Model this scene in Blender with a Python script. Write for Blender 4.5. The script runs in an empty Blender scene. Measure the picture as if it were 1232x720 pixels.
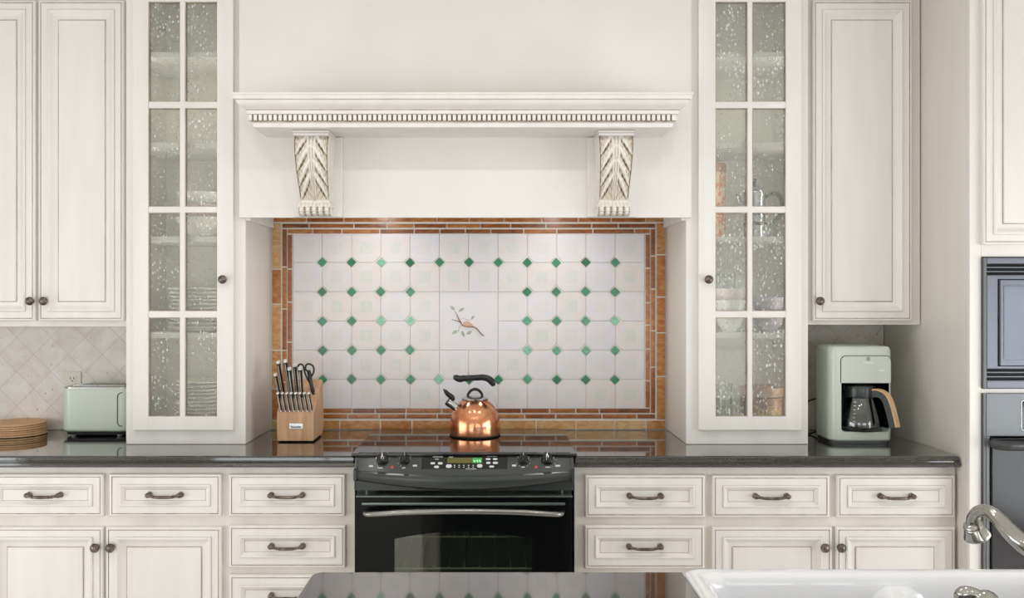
import bpy, bmesh, math, random
from mathutils import Vector, Matrix
PI = math.pi
random.seed(7)
SC = bpy.context.scene
COL = SC.collection
CAMD, EYE, F = 3.87, 1.475, 1100.0       # camera distance from the range wall, eye height

# ------------------------------------------------------------------ helpers
def lin(c):
    r = []
    for v in c:
        v = v / 255.0
        r.append(v / 12.92 if v <= 0.04045 else ((v + 0.055) / 1.055) ** 2.4)
    return (r[0], r[1], r[2], 1.0)

def X(px, d): return (px - 593.0) * d / F
def Z(py, d): return EYE + (358.0 - py) * d / F

def spline(pts, k=8, closed=False):
    P = [Vector(p) for p in pts]
    n = len(P)
    out = []
    rng = n if closed else n - 1
    for i in range(rng):
        if closed:
            a, b, c, d = P[(i - 1) % n], P[i], P[(i + 1) % n], P[(i + 2) % n]
        else:
            a = P[i - 1] if i else P[0] * 2 - P[1]
            b, c = P[i], P[i + 1]
            d = P[i + 2] if i + 2 < n else P[-1] * 2 - P[-2]
        for j in range(k):
            t = j / k
            out.append(0.5 * ((2 * b) + (c - a) * t + (2 * a - 5 * b + 4 * c - d) * t * t + (3 * b - a - 3 * c + d) * t ** 3))
    if not closed:
        out.append(P[-1])
    return out

class MB:
    def __init__(s):
        s.v, s.f, s.m, s.c = [], [], [], []
    def add(s, vs, fs, mi=0, col=None, M=None):
        o = len(s.v)
        for p in vs:
            p = Vector(p)
            s.v.append(M @ p if M else p)
        for f in fs:
            s.f.append([o + i for i in f]); s.m.append(mi); s.c.append(col)
        return s
    def box(s, x0, x1, y0, y1, z0, z1, mi=0, bev=0, seg=2, col=None, M=None):
        if not bev:
            vs = [(x, y, z) for z in (z0, z1) for y in (y0, y1) for x in (x0, x1)]
            fs = [(0, 2, 3, 1), (4, 5, 7, 6), (0, 1, 5, 4), (2, 6, 7, 3), (0, 4, 6, 2), (1, 3, 7, 5)]
            return s.add(vs, fs, mi, col, M)
        bm = bmesh.new()
        bmesh.ops.create_cube(bm, size=1)
        for v in bm.verts:
            v.co = Vector(((x0 + x1) / 2 + v.co.x * (x1 - x0), (y0 + y1) / 2 + v.co.y * (y1 - y0), (z0 + z1) / 2 + v.co.z * (z1 - z0)))
        bmesh.ops.bevel(bm, geom=bm.edges[:], offset=bev, segments=seg, profile=0.5, affect='EDGES')
        bm.verts.index_update()
        s.add([v.co.copy() for v in bm.verts], [[v.index for v in f.verts] for f in bm.faces], mi, col, M)
        bm.free()
        return s
    def loft(s, rings, mi=0, cap0=True, cap1=True, closed=True, col=None, M=None):
        n = len(rings[0])
        vs = [p for r in rings for p in r]
        fs = []
        for i in range(len(rings) - 1):
            for j in range(n if closed else n - 1):
                k = (j + 1) % n
                fs.append((i * n + j, i * n + k, (i + 1) * n + k, (i + 1) * n + j))
        if cap0: fs.append(tuple(range(n - 1, -1, -1)))
        if cap1: fs.append(tuple((len(rings) - 1) * n + j for j in range(n)))
        return s.add(vs, fs, mi, col, M)
    def lathe(s, prof, c=(0, 0, 0), n=32, mi=0, M=None, cap0=True, cap1=True, col=None):
        c = Vector(c)
        rings = []
        for r, z in prof:
            r = max(r, 1e-5)
            rings.append([c + Vector((r * math.cos(2 * PI * j / n), r * math.sin(2 * PI * j / n), z)) for j in range(n)])
        return s.loft(rings, mi, cap0, cap1, True, col, M)
    def tube(s, pts, rad, n=10, mi=0, cap=True, M=None, flat=1.0):
        P = [Vector(p) for p in pts]
        m = len(P)
        R = [rad] * m if not hasattr(rad, '__len__') else list(rad)
        if len(R) != m:
            R = [R[min(int(i / (m - 1) * (len(R) - 1)), len(R) - 2)] * (1 - (i / (m - 1) * (len(R) - 1) - min(int(i / (m - 1) * (len(R) - 1)), len(R) - 2))) +
                 R[min(int(i / (m - 1) * (len(R) - 1)), len(R) - 2) + 1] * (i / (m - 1) * (len(R) - 1) - min(int(i / (m - 1) * (len(R) - 1)), len(R) - 2)) for i in range(m)]
        rings = []
        up = None
        for i in range(m):
            t = (P[min(i + 1, m - 1)] - P[max(i - 1, 0)]).normalized()
            if up is None:
                up = Vector((0, 0, 1)) if abs(t.z) < 0.9 else Vector((0, 1, 0))
            a = t.cross(up)
            if a.length < 1e-6: a = t.cross(Vector((1, 0, 0)))
            a.normalize(); b = a.cross(t).normalized(); up = b
            rings.append([P[i] + a * (R[i] * math.cos(2 * PI * j / n)) + b * (R[i] * flat * math.sin(2 * PI * j / n)) for j in range(n)])
        return s.loft(rings, mi, cap, cap, True, None, M)
    def sphere(s, c, r, n=16, mi=0, sc=(1, 1, 1), M=None):
        k = n // 2
        prof = [(r * math.sin(PI * i / k), -r * math.cos(PI * i / k)) for i in range(k + 1)]
        T = Matrix.Translation(Vector(c)) @ Matrix.Diagonal((sc[0], sc[1], sc[2], 1))
        if M: T = M @ T
        return s.lathe(prof, (0, 0, 0), n, mi, T, False, False)
    def prism(s, poly, a0, a1, plane='xy', mi=0, bev=0, col=None, M=None):
        """poly in the plane, pulled along the third axis from a0 to a1; bev chamfers the a1 (and a0) edges"""
        def P(p, a):
            return {'xy': (p[0], p[1], a), 'xz': (p[0], a, p[1]), 'yz': (a, p[0], p[1])}[plane]
        if bev:
            q = inset(poly, bev)
            sg = 1 if a1 > a0 else -1
            rings = [[P(p, a0) for p in q], [P(p, a0 + sg * bev) for p in poly], [P(p, a1 - sg * bev) for p in poly], [P(p, a1) for p in q]]
        else:
            rings = [[P(p, a0) for p in poly], [P(p, a1) for p in poly]]
        return s.loft(rings, mi, True, True, True, col, M)
    def panel(s, x0, x1, z0, z1, yb, prof, M=None):
        """a moulded rectangular front: prof = (inset, how far out of the plane yb towards -y, material)"""
        rings = []
        for ins, out, mi in prof:
            rings.append([(x0 + ins, yb - out, z0 + ins), (x1 - ins, yb - out, z0 + ins), (x1 - ins, yb - out, z1 - ins), (x0 + ins, yb - out, z1 - ins)])
        for i in range(len(rings) - 1):
            s.loft([rings[i], rings[i + 1]], prof[i + 1][2], False, False, True, None, M)
        s.add(rings[-1], [(0, 1, 2, 3)], prof[-1][2], None, M)
        s.add(rings[0], [(3, 2, 1, 0)], 0, None, M)
        return s
    def build(s, name, mats, parent=None, loc=None, smooth=35, weld=False, sub=0):
        if not isinstance(mats, (list, tuple)): mats = [mats]
        if parent is not None:
            off = Vector((0, 0, 0)); p = parent
            while p is not None:
                off += p.location; p = p.parent
        elif loc is not None:
            off = Vector(loc)
        else:
            lo = [min(v[i] for v in s.v) for i in range(3)]; hi = [max(v[i] for v in s.v) for i in range(3)]
            off = Vector(((lo[0] + hi[0]) / 2, (lo[1] + hi[1]) / 2, lo[2]))
        me = bpy.data.meshes.new(name)
        me.from_pydata([v - off for v in s.v], [], s.f)
        for m in mats: me.materials.append(m)
        me.polygons.foreach_set('material_index', s.m)
        if any(c is not None for c in s.c):
            at = me.color_attributes.new('tint', 'FLOAT_COLOR', 'CORNER')
            for p in me.polygons:
                c = s.c[p.index] or (0.5, 0.5, 0.5)
                for li in p.loop_indices: at.data[li].color = (c[0], c[1], c[2], 1)
        bm = bmesh.new(); bm.from_mesh(me)
        if weld: bmesh.ops.remove_doubles(bm, verts=bm.verts, dist=1e-5)
        bmesh.ops.recalc_face_normals(bm, faces=bm.faces)
        bm.to_mesh(me); bm.free()
        me.polygons.foreach_set('use_smooth', [True] * len(me.polygons))
        me.set_sharp_from_angle(angle=math.radians(smooth))
        o = bpy.data.objects.new(name, me); COL.objects.link(o)
        if parent is not None: o.parent = parent
        else: o.location = off
        wn = o.modifiers.new('normals', 'WEIGHTED_NORMAL'); wn.keep_sharp = True; wn.weight = 80
        if sub:
            md = o.modifiers.new('s', 'SUBSURF'); md.levels = sub; md.render_levels = sub
        return o

def inset(poly, d):
    n = len(poly); out = []
    area = sum(poly[i][0] * poly[(i + 1) % n][1] - poly[(i + 1) % n][0] * poly[i][1] for i in range(n))
    sg = 1 if area > 0 else -1
    for i in range(n):
        p, a, b = Vector(poly[i]), Vector(poly[i - 1]), Vector(poly[(i + 1) % n])
        e1 = (p - a); e2 = (b - p)
        if e1.length < 1e-9: e1 = e2
        if e2.length < 1e-9: e2 = e1
        n1 = Vector((-e1.y, e1.x)).normalized() * sg; n2 = Vector((-e2.y, e2.x)).normalized() * sg
        m = (n1 + n2)
        if m.length < 1e-6: m = n1
        m.normalize()
        k = max(0.35, m.dot(n1))
        q = p + m * (d / k)
        out.append((q.x, q.y))
    return out

def rrect(x0, x1, y0, y1, r, n=6):
    rs = r if hasattr(r, '__len__') else (r,) * 4       # corners: x1y1, x0y1, x0y0, x1y0
    out = []
    for (cx, cy, a0, q) in ((x1, y1, 0, rs[0]), (x0, y1, PI / 2, rs[1]), (x0, y0, PI, rs[2]), (x1, y0, 1.5 * PI, rs[3])):
        sx = -1 if cx == x1 else 1; sy = -1 if cy == y1 else 1
        if q <= 0:
            out.append((cx, cy)); continue
        for i in range(n + 1):
            a = a0 + PI / 2 * i / n
            out.append((cx + sx * q + q * math.cos(a), cy + sy * q + q * math.sin(a)))
    return out

def tag(o, label, cat, group=None):
    o['label'] = label; o['category'] = cat
    if group: o['group'] = group
    return o
def thing(name, loc, label, cat, group=None):
    o = bpy.data.objects.new(name, None); COL.objects.link(o)
    o.location = loc; o.empty_display_size = 0.05
    return tag(o, label, cat, group)
def structure(o):
    o['kind'] = 'structure'; return o
def dup(root, loc, label, group=None, rot=None):
    r = root.copy(); COL.objects.link(r); r.location = loc
    if rot is not None: r.rotation_euler = rot
    r['label'] = label
    if group: r['group'] = group
    for ch in list(root.children):
        c = ch.copy(); COL.objects.link(c); c.parent = r
        for g in list(ch.children):
            d = g.copy(); COL.objects.link(d); d.parent = c
    return r

# ------------------------------------------------------------------ materials
def mat(name):
    m = bpy.data.materials.new(name); m.use_nodes = True
    nt = m.node_tree
    return m, nt, nt.nodes['Principled BSDF']
def N(nt, t, **kw):
    n = nt.nodes.new(t)
    for k, v in kw.items(): setattr(n, k, v)
    return n
def plain(name, c, rough=0.5, metal=0.0, spec=0.5, coat=0.0, emit=None):
    m, nt, b = mat(name)
    b.inputs['Base Color'].default_value = lin(c)
    b.inputs['Roughness'].default_value = rough
    b.inputs['Metallic'].default_value = metal
    b.inputs['Specular IOR Level'].default_value = spec
    b.inputs['Coat Weight'].default_value = coat
    if emit:
        b.inputs['Emission Color'].default_value = lin(emit[0]); b.inputs['Emission Strength'].default_value = emit[1]
    return m
def noisy(name, c1, c2, scale=(5, 5, 5), rough=0.5, detail=4, metal=0.0, bump=0.0, lo=0.35, hi=0.65, dist=0.0, coat=0.0, nscale=1.0, spec=0.5):
    m, nt, b = mat(name)
    tc = N(nt, 'ShaderNodeTexCoord'); mp = N(nt, 'ShaderNodeMapping'); mp.inputs['Scale'].default_value = scale
    no = N(nt, 'ShaderNodeTexNoise'); no.inputs['Scale'].default_value = nscale; no.inputs['Detail'].default_value = detail; no.inputs['Distortion'].default_value = dist
    rp = N(nt, 'ShaderNodeValToRGB')
    rp.color_ramp.elements[0].position = lo; rp.color_ramp.elements[0].color = lin(c1)
    rp.color_ramp.elements[1].position = hi; rp.color_ramp.elements[1].color = lin(c2)
    L = nt.links.new
    L(tc.outputs['Object'], mp.inputs[0]); L(mp.outputs[0], no.inputs[0]); L(no.outputs[0], rp.inputs[0]); L(rp.outputs[0], b.inputs['Base Color'])
    b.inputs['Roughness'].default_value = rough; b.inputs['Metallic'].default_value = metal; b.inputs['Coat Weight'].default_value = coat
    b.inputs['Specular IOR Level'].default_value = spec
    if bump:
        bp = N(nt, 'ShaderNodeBump'); bp.inputs['Strength'].default_value = bump; bp.inputs['Distance'].default_value = 0.002
        L(no.outputs[0], bp.inputs['Height']); L(bp.outputs[0], b.inputs['Normal'])
    return m
def tinted(name, stops, noise=0.25, scale=(20, 20, 20), rough=0.3, dist=0.0, bump=0.0, coat=0.0, attr=True):
    """colour ramp read at the part's own 'tint' value plus some noise"""
    m, nt, b = mat(name)
    L = nt.links.new
    at = N(nt, 'ShaderNodeAttribute'); at.attribute_name = 'tint'
    sp = N(nt, 'ShaderNodeSeparateColor'); L(at.outputs['Color'], sp.inputs[0])
    tc = N(nt, 'ShaderNodeTexCoord'); mp = N(nt, 'ShaderNodeMapping'); mp.inputs['Scale'].default_value = scale
    ad = N(nt, 'ShaderNodeVectorMath', operation='ADD'); L(tc.outputs['Object'], mp.inputs[0]); L(mp.outputs[0], ad.inputs[0])
    sc = N(nt, 'ShaderNodeVectorMath', operation='SCALE'); L(at.outputs['Color'], sc.inputs[0]); sc.inputs['Scale'].default_value = 37.0; L(sc.outputs[0], ad.inputs[1])
    no = N(nt, 'ShaderNodeTexNoise'); no.inputs['Scale'].default_value = 1.0; no.inputs['Detail'].default_value = 5; no.inputs['Distortion'].default_value = dist
    L(ad.outputs[0], no.inputs[0])
    ma = N(nt, 'ShaderNodeMath', operation='MULTIPLY_ADD'); ma.inputs[1].default_value = noise * 2; L(no.outputs[0], ma.inputs[0])
    su = N(nt, 'ShaderNodeMath', operation='SUBTRACT'); L(sp.outputs[0], su.inputs[0]); su.inputs[1].default_value = noise; L(su.outputs[0], ma.inputs[2])
    rp = N(nt, 'ShaderNodeValToRGB')
    while len(rp.color_ramp.elements) < len(stops): rp.color_ramp.elements.new(0.5)
    for e, (p, c) in zip(rp.color_ramp.elements, stops): e.position = p; e.color = lin(c)
    L(ma.outputs[0], rp.inputs[0]); L(rp.outputs[0], b.inputs['Base Color'])
    b.inputs['Roughness'].default_value = rough; b.inputs['Coat Weight'].default_value = coat
    if bump:
        bp = N(nt, 'ShaderNodeBump'); bp.inputs['Strength'].default_value = bump; bp.inputs['Distance'].default_value = 0.002
        L(no.outputs[0], bp.inputs['Height']); L(bp.outputs[0], b.inputs['Normal'])
    return m

PAINT = noisy('cream_paint', (231, 226, 222), (237, 233, 229), (14, 14, 1.6), 0.42, 5, bump=0.06)
PAINTP = noisy('cream_plaster_paint', (231, 227, 221), (236, 232, 227), (3, 3, 3), 0.45, 6, bump=0.1)
FRAMEP = noisy('shaded_glazed_cream', (221, 215, 206), (231, 226, 218), (10, 10, 1.2), 0.45, 5, bump=0.05)  # tanner than the doors: glaze plus painted-in shade of the door gaps
SIDEP = noisy('side_panel_paint', (224, 219, 210), (232, 227, 220), (9, 9, 0.8), 0.35, 5, bump=0.05)
GLAZE = noisy('antique_glaze', (150, 136, 116), (192, 180, 160), (25, 25, 9), 0.5, 4)
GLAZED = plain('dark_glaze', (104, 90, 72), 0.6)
INSIDE = noisy('cabinet_interior', (236, 234, 224), (240, 238, 229), (5, 5, 1.2), 0.5)
SHELFP = plain('shelf_paint', (246, 245, 240), 0.4)
GRAN = noisy('polished_granite', (34, 33, 32), (84, 80, 75), (420, 420, 420), 0.06, 3, lo=0.42, hi=0.78, spec=0.9, coat=0.7)
IRON = noisy('oil_rubbed_bronze', (92, 83, 76), (130, 119, 110), (60, 60, 60), 0.32, 3, metal=0.85)
BLACKG = plain('black_gloss', (10, 12, 12), 0.06, 0, 0.5, 0.3)
BLACKP = plain('black_plastic', (22, 23, 24), 0.35)
PANELB = plain('charcoal_enamel', (54, 58, 57), 0.26)
EDGEM = plain('dull_grey_edge', (104, 106, 106), 0.4, .2)
RUBBER = plain('black_rubber', (14, 14, 14), 0.7)
STEEL = plain('brushed_steel', (190, 190, 188), 0.22, 1.0)
CAPM = plain('pale_steel', (232, 230, 226), 0.3, 0.3)
CHROME = plain('satin_nickel', (172, 170, 166), 0.16, 1.0)
DARKSTEEL = plain('blue_grey_steel', (116, 119, 130), 0.35, 0.25)
SOFTSTEEL = plain('grey_steel_panel', (120, 123, 128), 0.4, 0.25)
COPPER = noisy('copper', (216, 138, 98), (236, 172, 134), (18, 18, 50), 0.16, 4, metal=1.0)
SAGE = plain('sage_enamel', (206, 215, 204), 0.3, coat=0.2)
SAGEG = plain('sage_gloss', (208, 216, 208), 0.06, coat=0.5)
WHITEC = plain('white_ceramic', (240, 240, 244), 0.1, coat=0.4)
CHINA = plain('white_china', (236, 234, 228), 0.2)
CHINAB = plain('blush_china', (222, 208, 204), 0.25)
CHINAM = plain('mauve_glass_china', (176, 168, 182), 0.2)
PEWTER = plain('pewter', (186, 190, 196), 0.25, 0.9)
WOOD = noisy('beech_wood', (180, 138, 102), (206, 166, 130), (30, 30, 4), 0.45, 5, dist=0.6)
WOODL = noisy('handle_wood', (216, 172, 128), (232, 194, 150), (60, 60, 12), 0.4, 4)
CORK = noisy('cork', (206, 164, 122), (226, 188, 148), (160, 160, 160), 0.8, 4, bump=0.4)
PLATE = plain('outlet_plastic', (226, 220, 205), 0.35)
SLOT = plain('slot_dark', (30, 26, 22), 0.7)
LEGEND = plain('printed_legend', (205, 208, 208), 0.5)
REDM = plain('red_indicator', (190, 60, 50), 0.4)
LCD = plain('lcd_panel', (86, 84, 34), 0.2, emit=((110, 105, 40), 0.35))
LCDG = plain('lcd_green', (70, 150, 80), 0.2, emit=((80, 170, 95), 0.35))
LCDD = plain('lcd_digits', (190, 255, 200), 0.3, emit=((170, 255, 190), 1.0))
LEAF = noisy('painted_leaf', (146, 160, 142), (184, 192, 178), (150, 150, 150), 0.4, 3)
TWIG = noisy('painted_twig', (128, 92, 70), (182, 138, 108), (120, 120, 120), 0.4, 3)
BIRDM = plain('painted_rose', (202, 164, 138), 0.4)
GROUT = plain('pale_grout', (230, 225, 216), 0.8)
TINM = noisy('patterned_tin', (206, 120, 84), (222, 206, 176), (70, 70, 40), 0.4, 2, lo=0.45, hi=0.55)
JARM = noisy('brown_jar', (122, 82, 58), (156, 112, 84), (30, 30, 30), 0.3, 3)
JARL = noisy('jar_lid_wood', (150, 112, 88), (176, 138, 110), (12, 12, 90), 0.4, 3)
GOLD = plain('gold_lettering', (214, 178, 104), 0.35, 0.3)
WALLP = noisy('wall_paint', (236, 233, 228), (240, 237, 233), (3, 3, 3), 0.7)
CEILP = plain('ceiling_paint', (240, 238, 232), 0.8)
FLOORW = noisy('pale_bounce_floor', (228, 220, 210), (236, 229, 220), (3, 30, 3), 0.4, 4)  # unseen floor kept near-white to bounce light onto the base cabinets
AMBER = tinted('amber_glass_tile', [(0.0, (96, 54, 26)), (0.3, (150, 84, 34)), (0.5, (174, 112, 56)), (0.75, (196, 152, 98)), (1.0, (214, 186, 144))], 0.42, (16, 16, 30), 0.2, 2.2)
TILE = tinted('mural_tile', [(0.0, (226, 212, 208)), (0.35, (224, 217, 217)), (0.7, (222, 218, 222)), (1.0, (218, 215, 225))], 0.75, (26, 26, 26), 0.35, 0.5, bump=0.10)
TILEG = tinted('tile_relief', [(0.0, (209, 212, 204)), (0.45, (218, 215, 214)), (1.0, (222, 215, 216))], 0.9, (80, 80, 80), 0.4, 0.5, bump=0.5)
GREEN = tinted('green_glazed_tile', [(0.0, (28, 96, 66)), (0.4, (52, 130, 98)), (0.75, (110, 172, 146)), (1.0, (160, 205, 186))], 0.3, (40, 40, 90), 0.18, 1.0)
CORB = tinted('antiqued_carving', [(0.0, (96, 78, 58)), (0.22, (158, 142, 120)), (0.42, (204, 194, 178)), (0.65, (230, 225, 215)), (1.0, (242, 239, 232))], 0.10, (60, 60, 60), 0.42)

def travertine():
    m, nt, b = mat('travertine_diagonal')
    L = nt.links.new
    tc = N(nt, 'ShaderNodeNewGeometry')
    sp = N(nt, 'ShaderNodeSeparateXYZ'); L(tc.outputs['Position'], sp.inputs[0])
    def ma(op, a, bb):
        n = N(nt, 'ShaderNodeMath', operation=op)
        for i, q in enumerate((a, bb)):
            if isinstance(q, (int, float)): n.inputs[i].default_value = q
            else: L(q, n.inputs[i])
        return n.outputs[0]
    x = ma('ADD', sp.outputs[0], 1.866); z = ma('SUBTRACT', sp.outputs[2], 1.306)
    u = ma('MULTIPLY', ma('ADD', x, z), 0.70711); v = ma('MULTIPLY', ma('SUBTRACT', z, x), 0.70711)
    cb = N(nt, 'ShaderNodeCombineXYZ'); L(u, cb.inputs[0]); L(v, cb.inputs[1])
    br = N(nt, 'ShaderNodeTexBrick'); br.offset = 0.0; br.squash = 1.0
    L(cb.outputs[0], br.inputs[0])
    br.inputs['Scale'].default_value = 1.0
    br.inputs['Brick Width'].default_value = 0.1023; br.inputs['Row Height'].default_value = 0.1023
    br.inputs['Mortar Size'].default_value = 0.0016; br.inputs['Mortar Smooth'].default_value = 0.3
    br.inputs['Color1'].default_value = lin((236, 229, 223)); br.inputs['Color2'].default_value = lin((241, 236, 231)); br.inputs['Mortar'].default_value = lin((218, 210, 201))
    no = N(nt, 'ShaderNodeTexNoise'); no.inputs['Scale'].default_value = 14; no.inputs['Detail'].default_value = 8; no.inputs['Distortion'].default_value = 0.8
    L(tc.outputs['Position'], no.inputs[0])
    rp = N(nt, 'ShaderNodeValToRGB'); e = rp.color_ramp.elements
    e[0].position = 0.3; e[0].color = lin((218, 206, 186)); e[1].position = 0.62; e[1].color = (1, 1, 1, 1)
    L(no.outputs[0], rp.inputs[0])
    mx = N(nt, 'ShaderNodeMix', data_type='RGBA', blend_type='MULTIPLY'); mx.inputs[0].default_value = 0.45
    L(br.outputs['Color'], mx.inputs[6]); L(rp.outputs[0], mx.inputs[7])
    vo = N(nt, 'ShaderNodeTexNoise'); vo.inputs['Scale'].default_value = 60; vo.inputs['Detail'].default_value = 3
    L(tc.outputs['Position'], vo.inputs[0])
    r2 = N(nt, 'ShaderNodeValToRGB'); e = r2.color_ramp.elements
    e[0].position = 0.25; e[0].color = lin((120, 100, 80)); e[1].position = 0.31; e[1].color = (1, 1, 1, 1)
    L(vo.outputs[0], r2.inputs[0])
    m2 = N(nt, 'ShaderNodeMix', data_type='RGBA', blend_type='MULTIPLY'); m2.inputs[0].default_value = 0.5
    L(mx.outputs[2], m2.inputs[6]); L(r2.outputs[0], m2.inputs[7])
    L(m2.outputs[2], b.inputs['Base Color'])
    b.inputs['Roughness'].default_value = 0.45
    bp = N(nt, 'ShaderNodeBump'); bp.inputs['Strength'].default_value = 0.2; bp.inputs['Distance'].default_value = 0.002
    bp.invert = True
    L(br.outputs['Fac'], bp.inputs['Height']); L(bp.outputs[0], b.inputs['Normal'])
    return m
TRAV = travertine()

def seeded_glass(name, seeds=0.5, haze_lift=0.06, white=0.6, tint=(254, 254, 250)):
    m, nt, b = mat(name)
    L = nt.links.new
    out = nt.nodes['Material Output']; nt.nodes.remove(b)
    tr = N(nt, 'ShaderNodeBsdfTransparent'); tr.inputs[0].default_value = lin(tint)
    gl = N(nt, 'ShaderNodeBsdfGlossy'); gl.inputs['Roughness'].default_value = 0.05
    df = N(nt, 'ShaderNodeBsdfDiffuse'); df.inputs[0].default_value = lin((246, 248, 246))
    d2 = N(nt, 'ShaderNodeBsdfTranslucent'); d2.inputs[0].default_value = lin((244, 246, 242))
    dm = N(nt, 'ShaderNodeMixShader'); dm.inputs[0].default_value = .2; L(df.outputs[0], dm.inputs[1]); L(d2.outputs[0], dm.inputs[2])
    tc = N(nt, 'ShaderNodeNewGeometry'); mp = N(nt, 'ShaderNodeMapping'); mp.inputs['Scale'].default_value = (92, 92, 54)
    L(tc.outputs['Position'], mp.inputs[0])
    vo = N(nt, 'ShaderNodeTexVoronoi'); vo.inputs['Scale'].default_value = 1.0; L(mp.outputs[0], vo.inputs[0])
    n2 = N(nt, 'ShaderNodeTexNoise'); n2.inputs['Scale'].default_value = 5.0; n2.inputs['Detail'].default_value = 2; L(tc.outputs['Position'], n2.inputs[0])
    th = N(nt, 'ShaderNodeMapRange'); th.inputs[1].default_value = 0.38; th.inputs[2].default_value = 0.68; th.inputs[3].default_value = 0.16; th.inputs[4].default_value = 0.26 + 0.30 * seeds
    L(n2.outputs[0], th.inputs[0])
    dv_ = N(nt, 'ShaderNodeMath', operation='DIVIDE'); L(vo.outputs['Distance'], dv_.inputs[0]); L(th.outputs[0], dv_.inputs[1])
    lt = N(nt, 'ShaderNodeMapRange'); lt.interpolation_type = 'SMOOTHSTEP'; lt.inputs[1].default_value = 1.0; lt.inputs[2].default_value = 0.6; L(dv_.outputs[0], lt.inputs[0])
    rnd = N(nt, 'ShaderNodeSeparateColor'); L(vo.outputs['Color'], rnd.inputs[0])
    mu = N(nt, 'ShaderNodeMath', operation='MULTIPLY'); L(lt.outputs[0], mu.inputs[0]); L(rnd.outputs[0], mu.inputs[1])
    ma = N(nt, 'ShaderNodeMath', operation='MULTIPLY_ADD'); L(mu.outputs[0], ma.inputs[0]); ma.inputs[1].default_value = white; ma.inputs[2].default_value = haze_lift  # even white veil: hazy glass plus a painted lift of the dim interior
    m1 = N(nt, 'ShaderNodeMixShader'); L(ma.outputs[0], m1.inputs[0]); L(tr.outputs[0], m1.inputs[1]); L(dm.outputs[0], m1.inputs[2])
    fr = N(nt, 'ShaderNodeFresnel'); fr.inputs[0].default_value = 1.35
    m2 = N(nt, 'ShaderNodeMixShader'); L(fr.outputs[0], m2.inputs[0]); L(m1.outputs[0], m2.inputs[1]); L(gl.outputs[0], m2.inputs[2])
    L(m2.outputs[0], out.inputs[0])
    return m
def clear_glass(name, tint, ior=1.45, rough=0.02):
    m, nt, b = mat(name)
    L = nt.links.new
    out = nt.nodes['Material Output']; nt.nodes.remove(b)
    tr = N(nt, 'ShaderNodeBsdfTransparent'); tr.inputs[0].default_value = lin(tint)
    gl = N(nt, 'ShaderNodeBsdfGlossy'); gl.inputs['Roughness'].default_value = rough
    lw = N(nt, 'ShaderNodeLayerWeight'); lw.inputs[0].default_value = .5
    f0 = ((ior - 1) / (ior + 1)) ** 2
    pw = N(nt, 'ShaderNodeMath', operation='POWER'); L(lw.outputs['Facing'], pw.inputs[0]); pw.inputs[1].default_value = 4.0
    sc = N(nt, 'ShaderNodeMath', operation='MULTIPLY_ADD'); L(pw.outputs[0], sc.inputs[0]); sc.inputs[1].default_value = 1 - f0; sc.inputs[2].default_value = f0
    mx = N(nt, 'ShaderNodeMixShader'); L(sc.outputs[0], mx.inputs[0]); L(tr.outputs[0], mx.inputs[1]); L(gl.outputs[0], mx.inputs[2]); L(mx.outputs[0], out.inputs[0])
    return m
STRIP = plain('fill_strip_lens', (255, 252, 244), .4, emit=((255, 252, 244), 1.0))  # glowing face of the strips added inside the display cabinets
SEEDED = seeded_glass('seeded_glass', 0.45, 0.11, .95)
SEEDEDR = seeded_glass('seeded_glass_dense', 0.8, 0.14, .8)
OVENGL = clear_glass('oven_glass', (212, 218, 210), 2.0)
DOORB = plain('black_door_glass', (12, 14, 14), .08, 0, .18)
CARAFEG = clear_glass('carafe_glass', (232, 234, 236), 2.0, .04)
TUMBLG = clear_glass('tumbler_glass', (249, 251, 251), 1.6)
WINGL = clear_glass('window_glass', (250, 252, 252), 1.4)

# ------------------------------------------------------------------ room shell
RX0, RX1, RY0, RH = -3.6, 3.2, -6.8, 2.80
structure(MB().box(RX0 - .1, RX1 + .1, RY0 - .1, 0.1, -0.1, 0).build('floor', FLOORW))
structure(MB().box(RX0 - .1, RX1 + .1, RY0 - .1, 0.1, RH, RH + 0.1).build('ceiling', CEILP))
structure(MB().box(RX0 - .1, RX1 + .1, 0, 0.1, 0, RH).build('wall_back', WALLP))
# unseen outer walls; their openings are added and sized for fill light
def wall_with_windows(name, u0, u1, fixed, wins, axis, first, t=0.1):
    mb = MB(); us = sorted(set([u0, u1] + [w for q in wins for w in q[:2]]))
    def B(a, b, z0, z1):
        if axis == 'x': mb.box(a, b, fixed - t, fixed, z0, z1)
        else: mb.box(min(fixed, fixed - t), max(fixed, fixed - t), a, b, z0, z1)
    for a, b in zip(us[:-1], us[1:]):
        w = next((q for q in wins if q[0] <= a and b <= q[1]), None)
        if w: B(a, b, 0, w[2]); B(a, b, w[3], RH)
        else: B(a, b, 0, RH)
    structure(mb.build(name, WALLP))
    for k, (a, b, z0, z1) in enumerate(wins):
        fr = MB()
        def Q(p, q, za, zb, th=0.05):
            if axis == 'x': fr.box(p, q, fixed - 0.07, fixed - 0.07 + th, za, zb)
            else: fr.box(fixed - 0.07, fixed - 0.07 + th, p, q, za, zb)
        Q(a, a + .05, z0, z1); Q(b - .05, b, z0, z1); Q(a, b, z0, z0 + .05); Q(a, b, z1 - .05, z1)
        Q((a + b) / 2 - .02, (a + b) / 2 + .02, z0, z1, .04); Q(a, b, (z0 + z1) / 2 - .02, (z0 + z1) / 2 + .02, .04)
        o = structure(fr.build('window_%d' % (first + k), PAINT))
        g = MB()
        if axis == 'x': g.box(a, b, fixed - .056, fixed - .052, z0, z1)
        else: g.box(fixed - .056, fixed - .052, a, b, z0, z1)
        g.build('pane', WINGL, o)
W1 = [(-2.9, -0.5, 0.10, 1.75), (0.5, 2.9, 0.10, 1.75)]
W2 = [(-4.6, -1.2, 0.06, 1.60)]  # unseen left opening, enlarged for side fill
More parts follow.
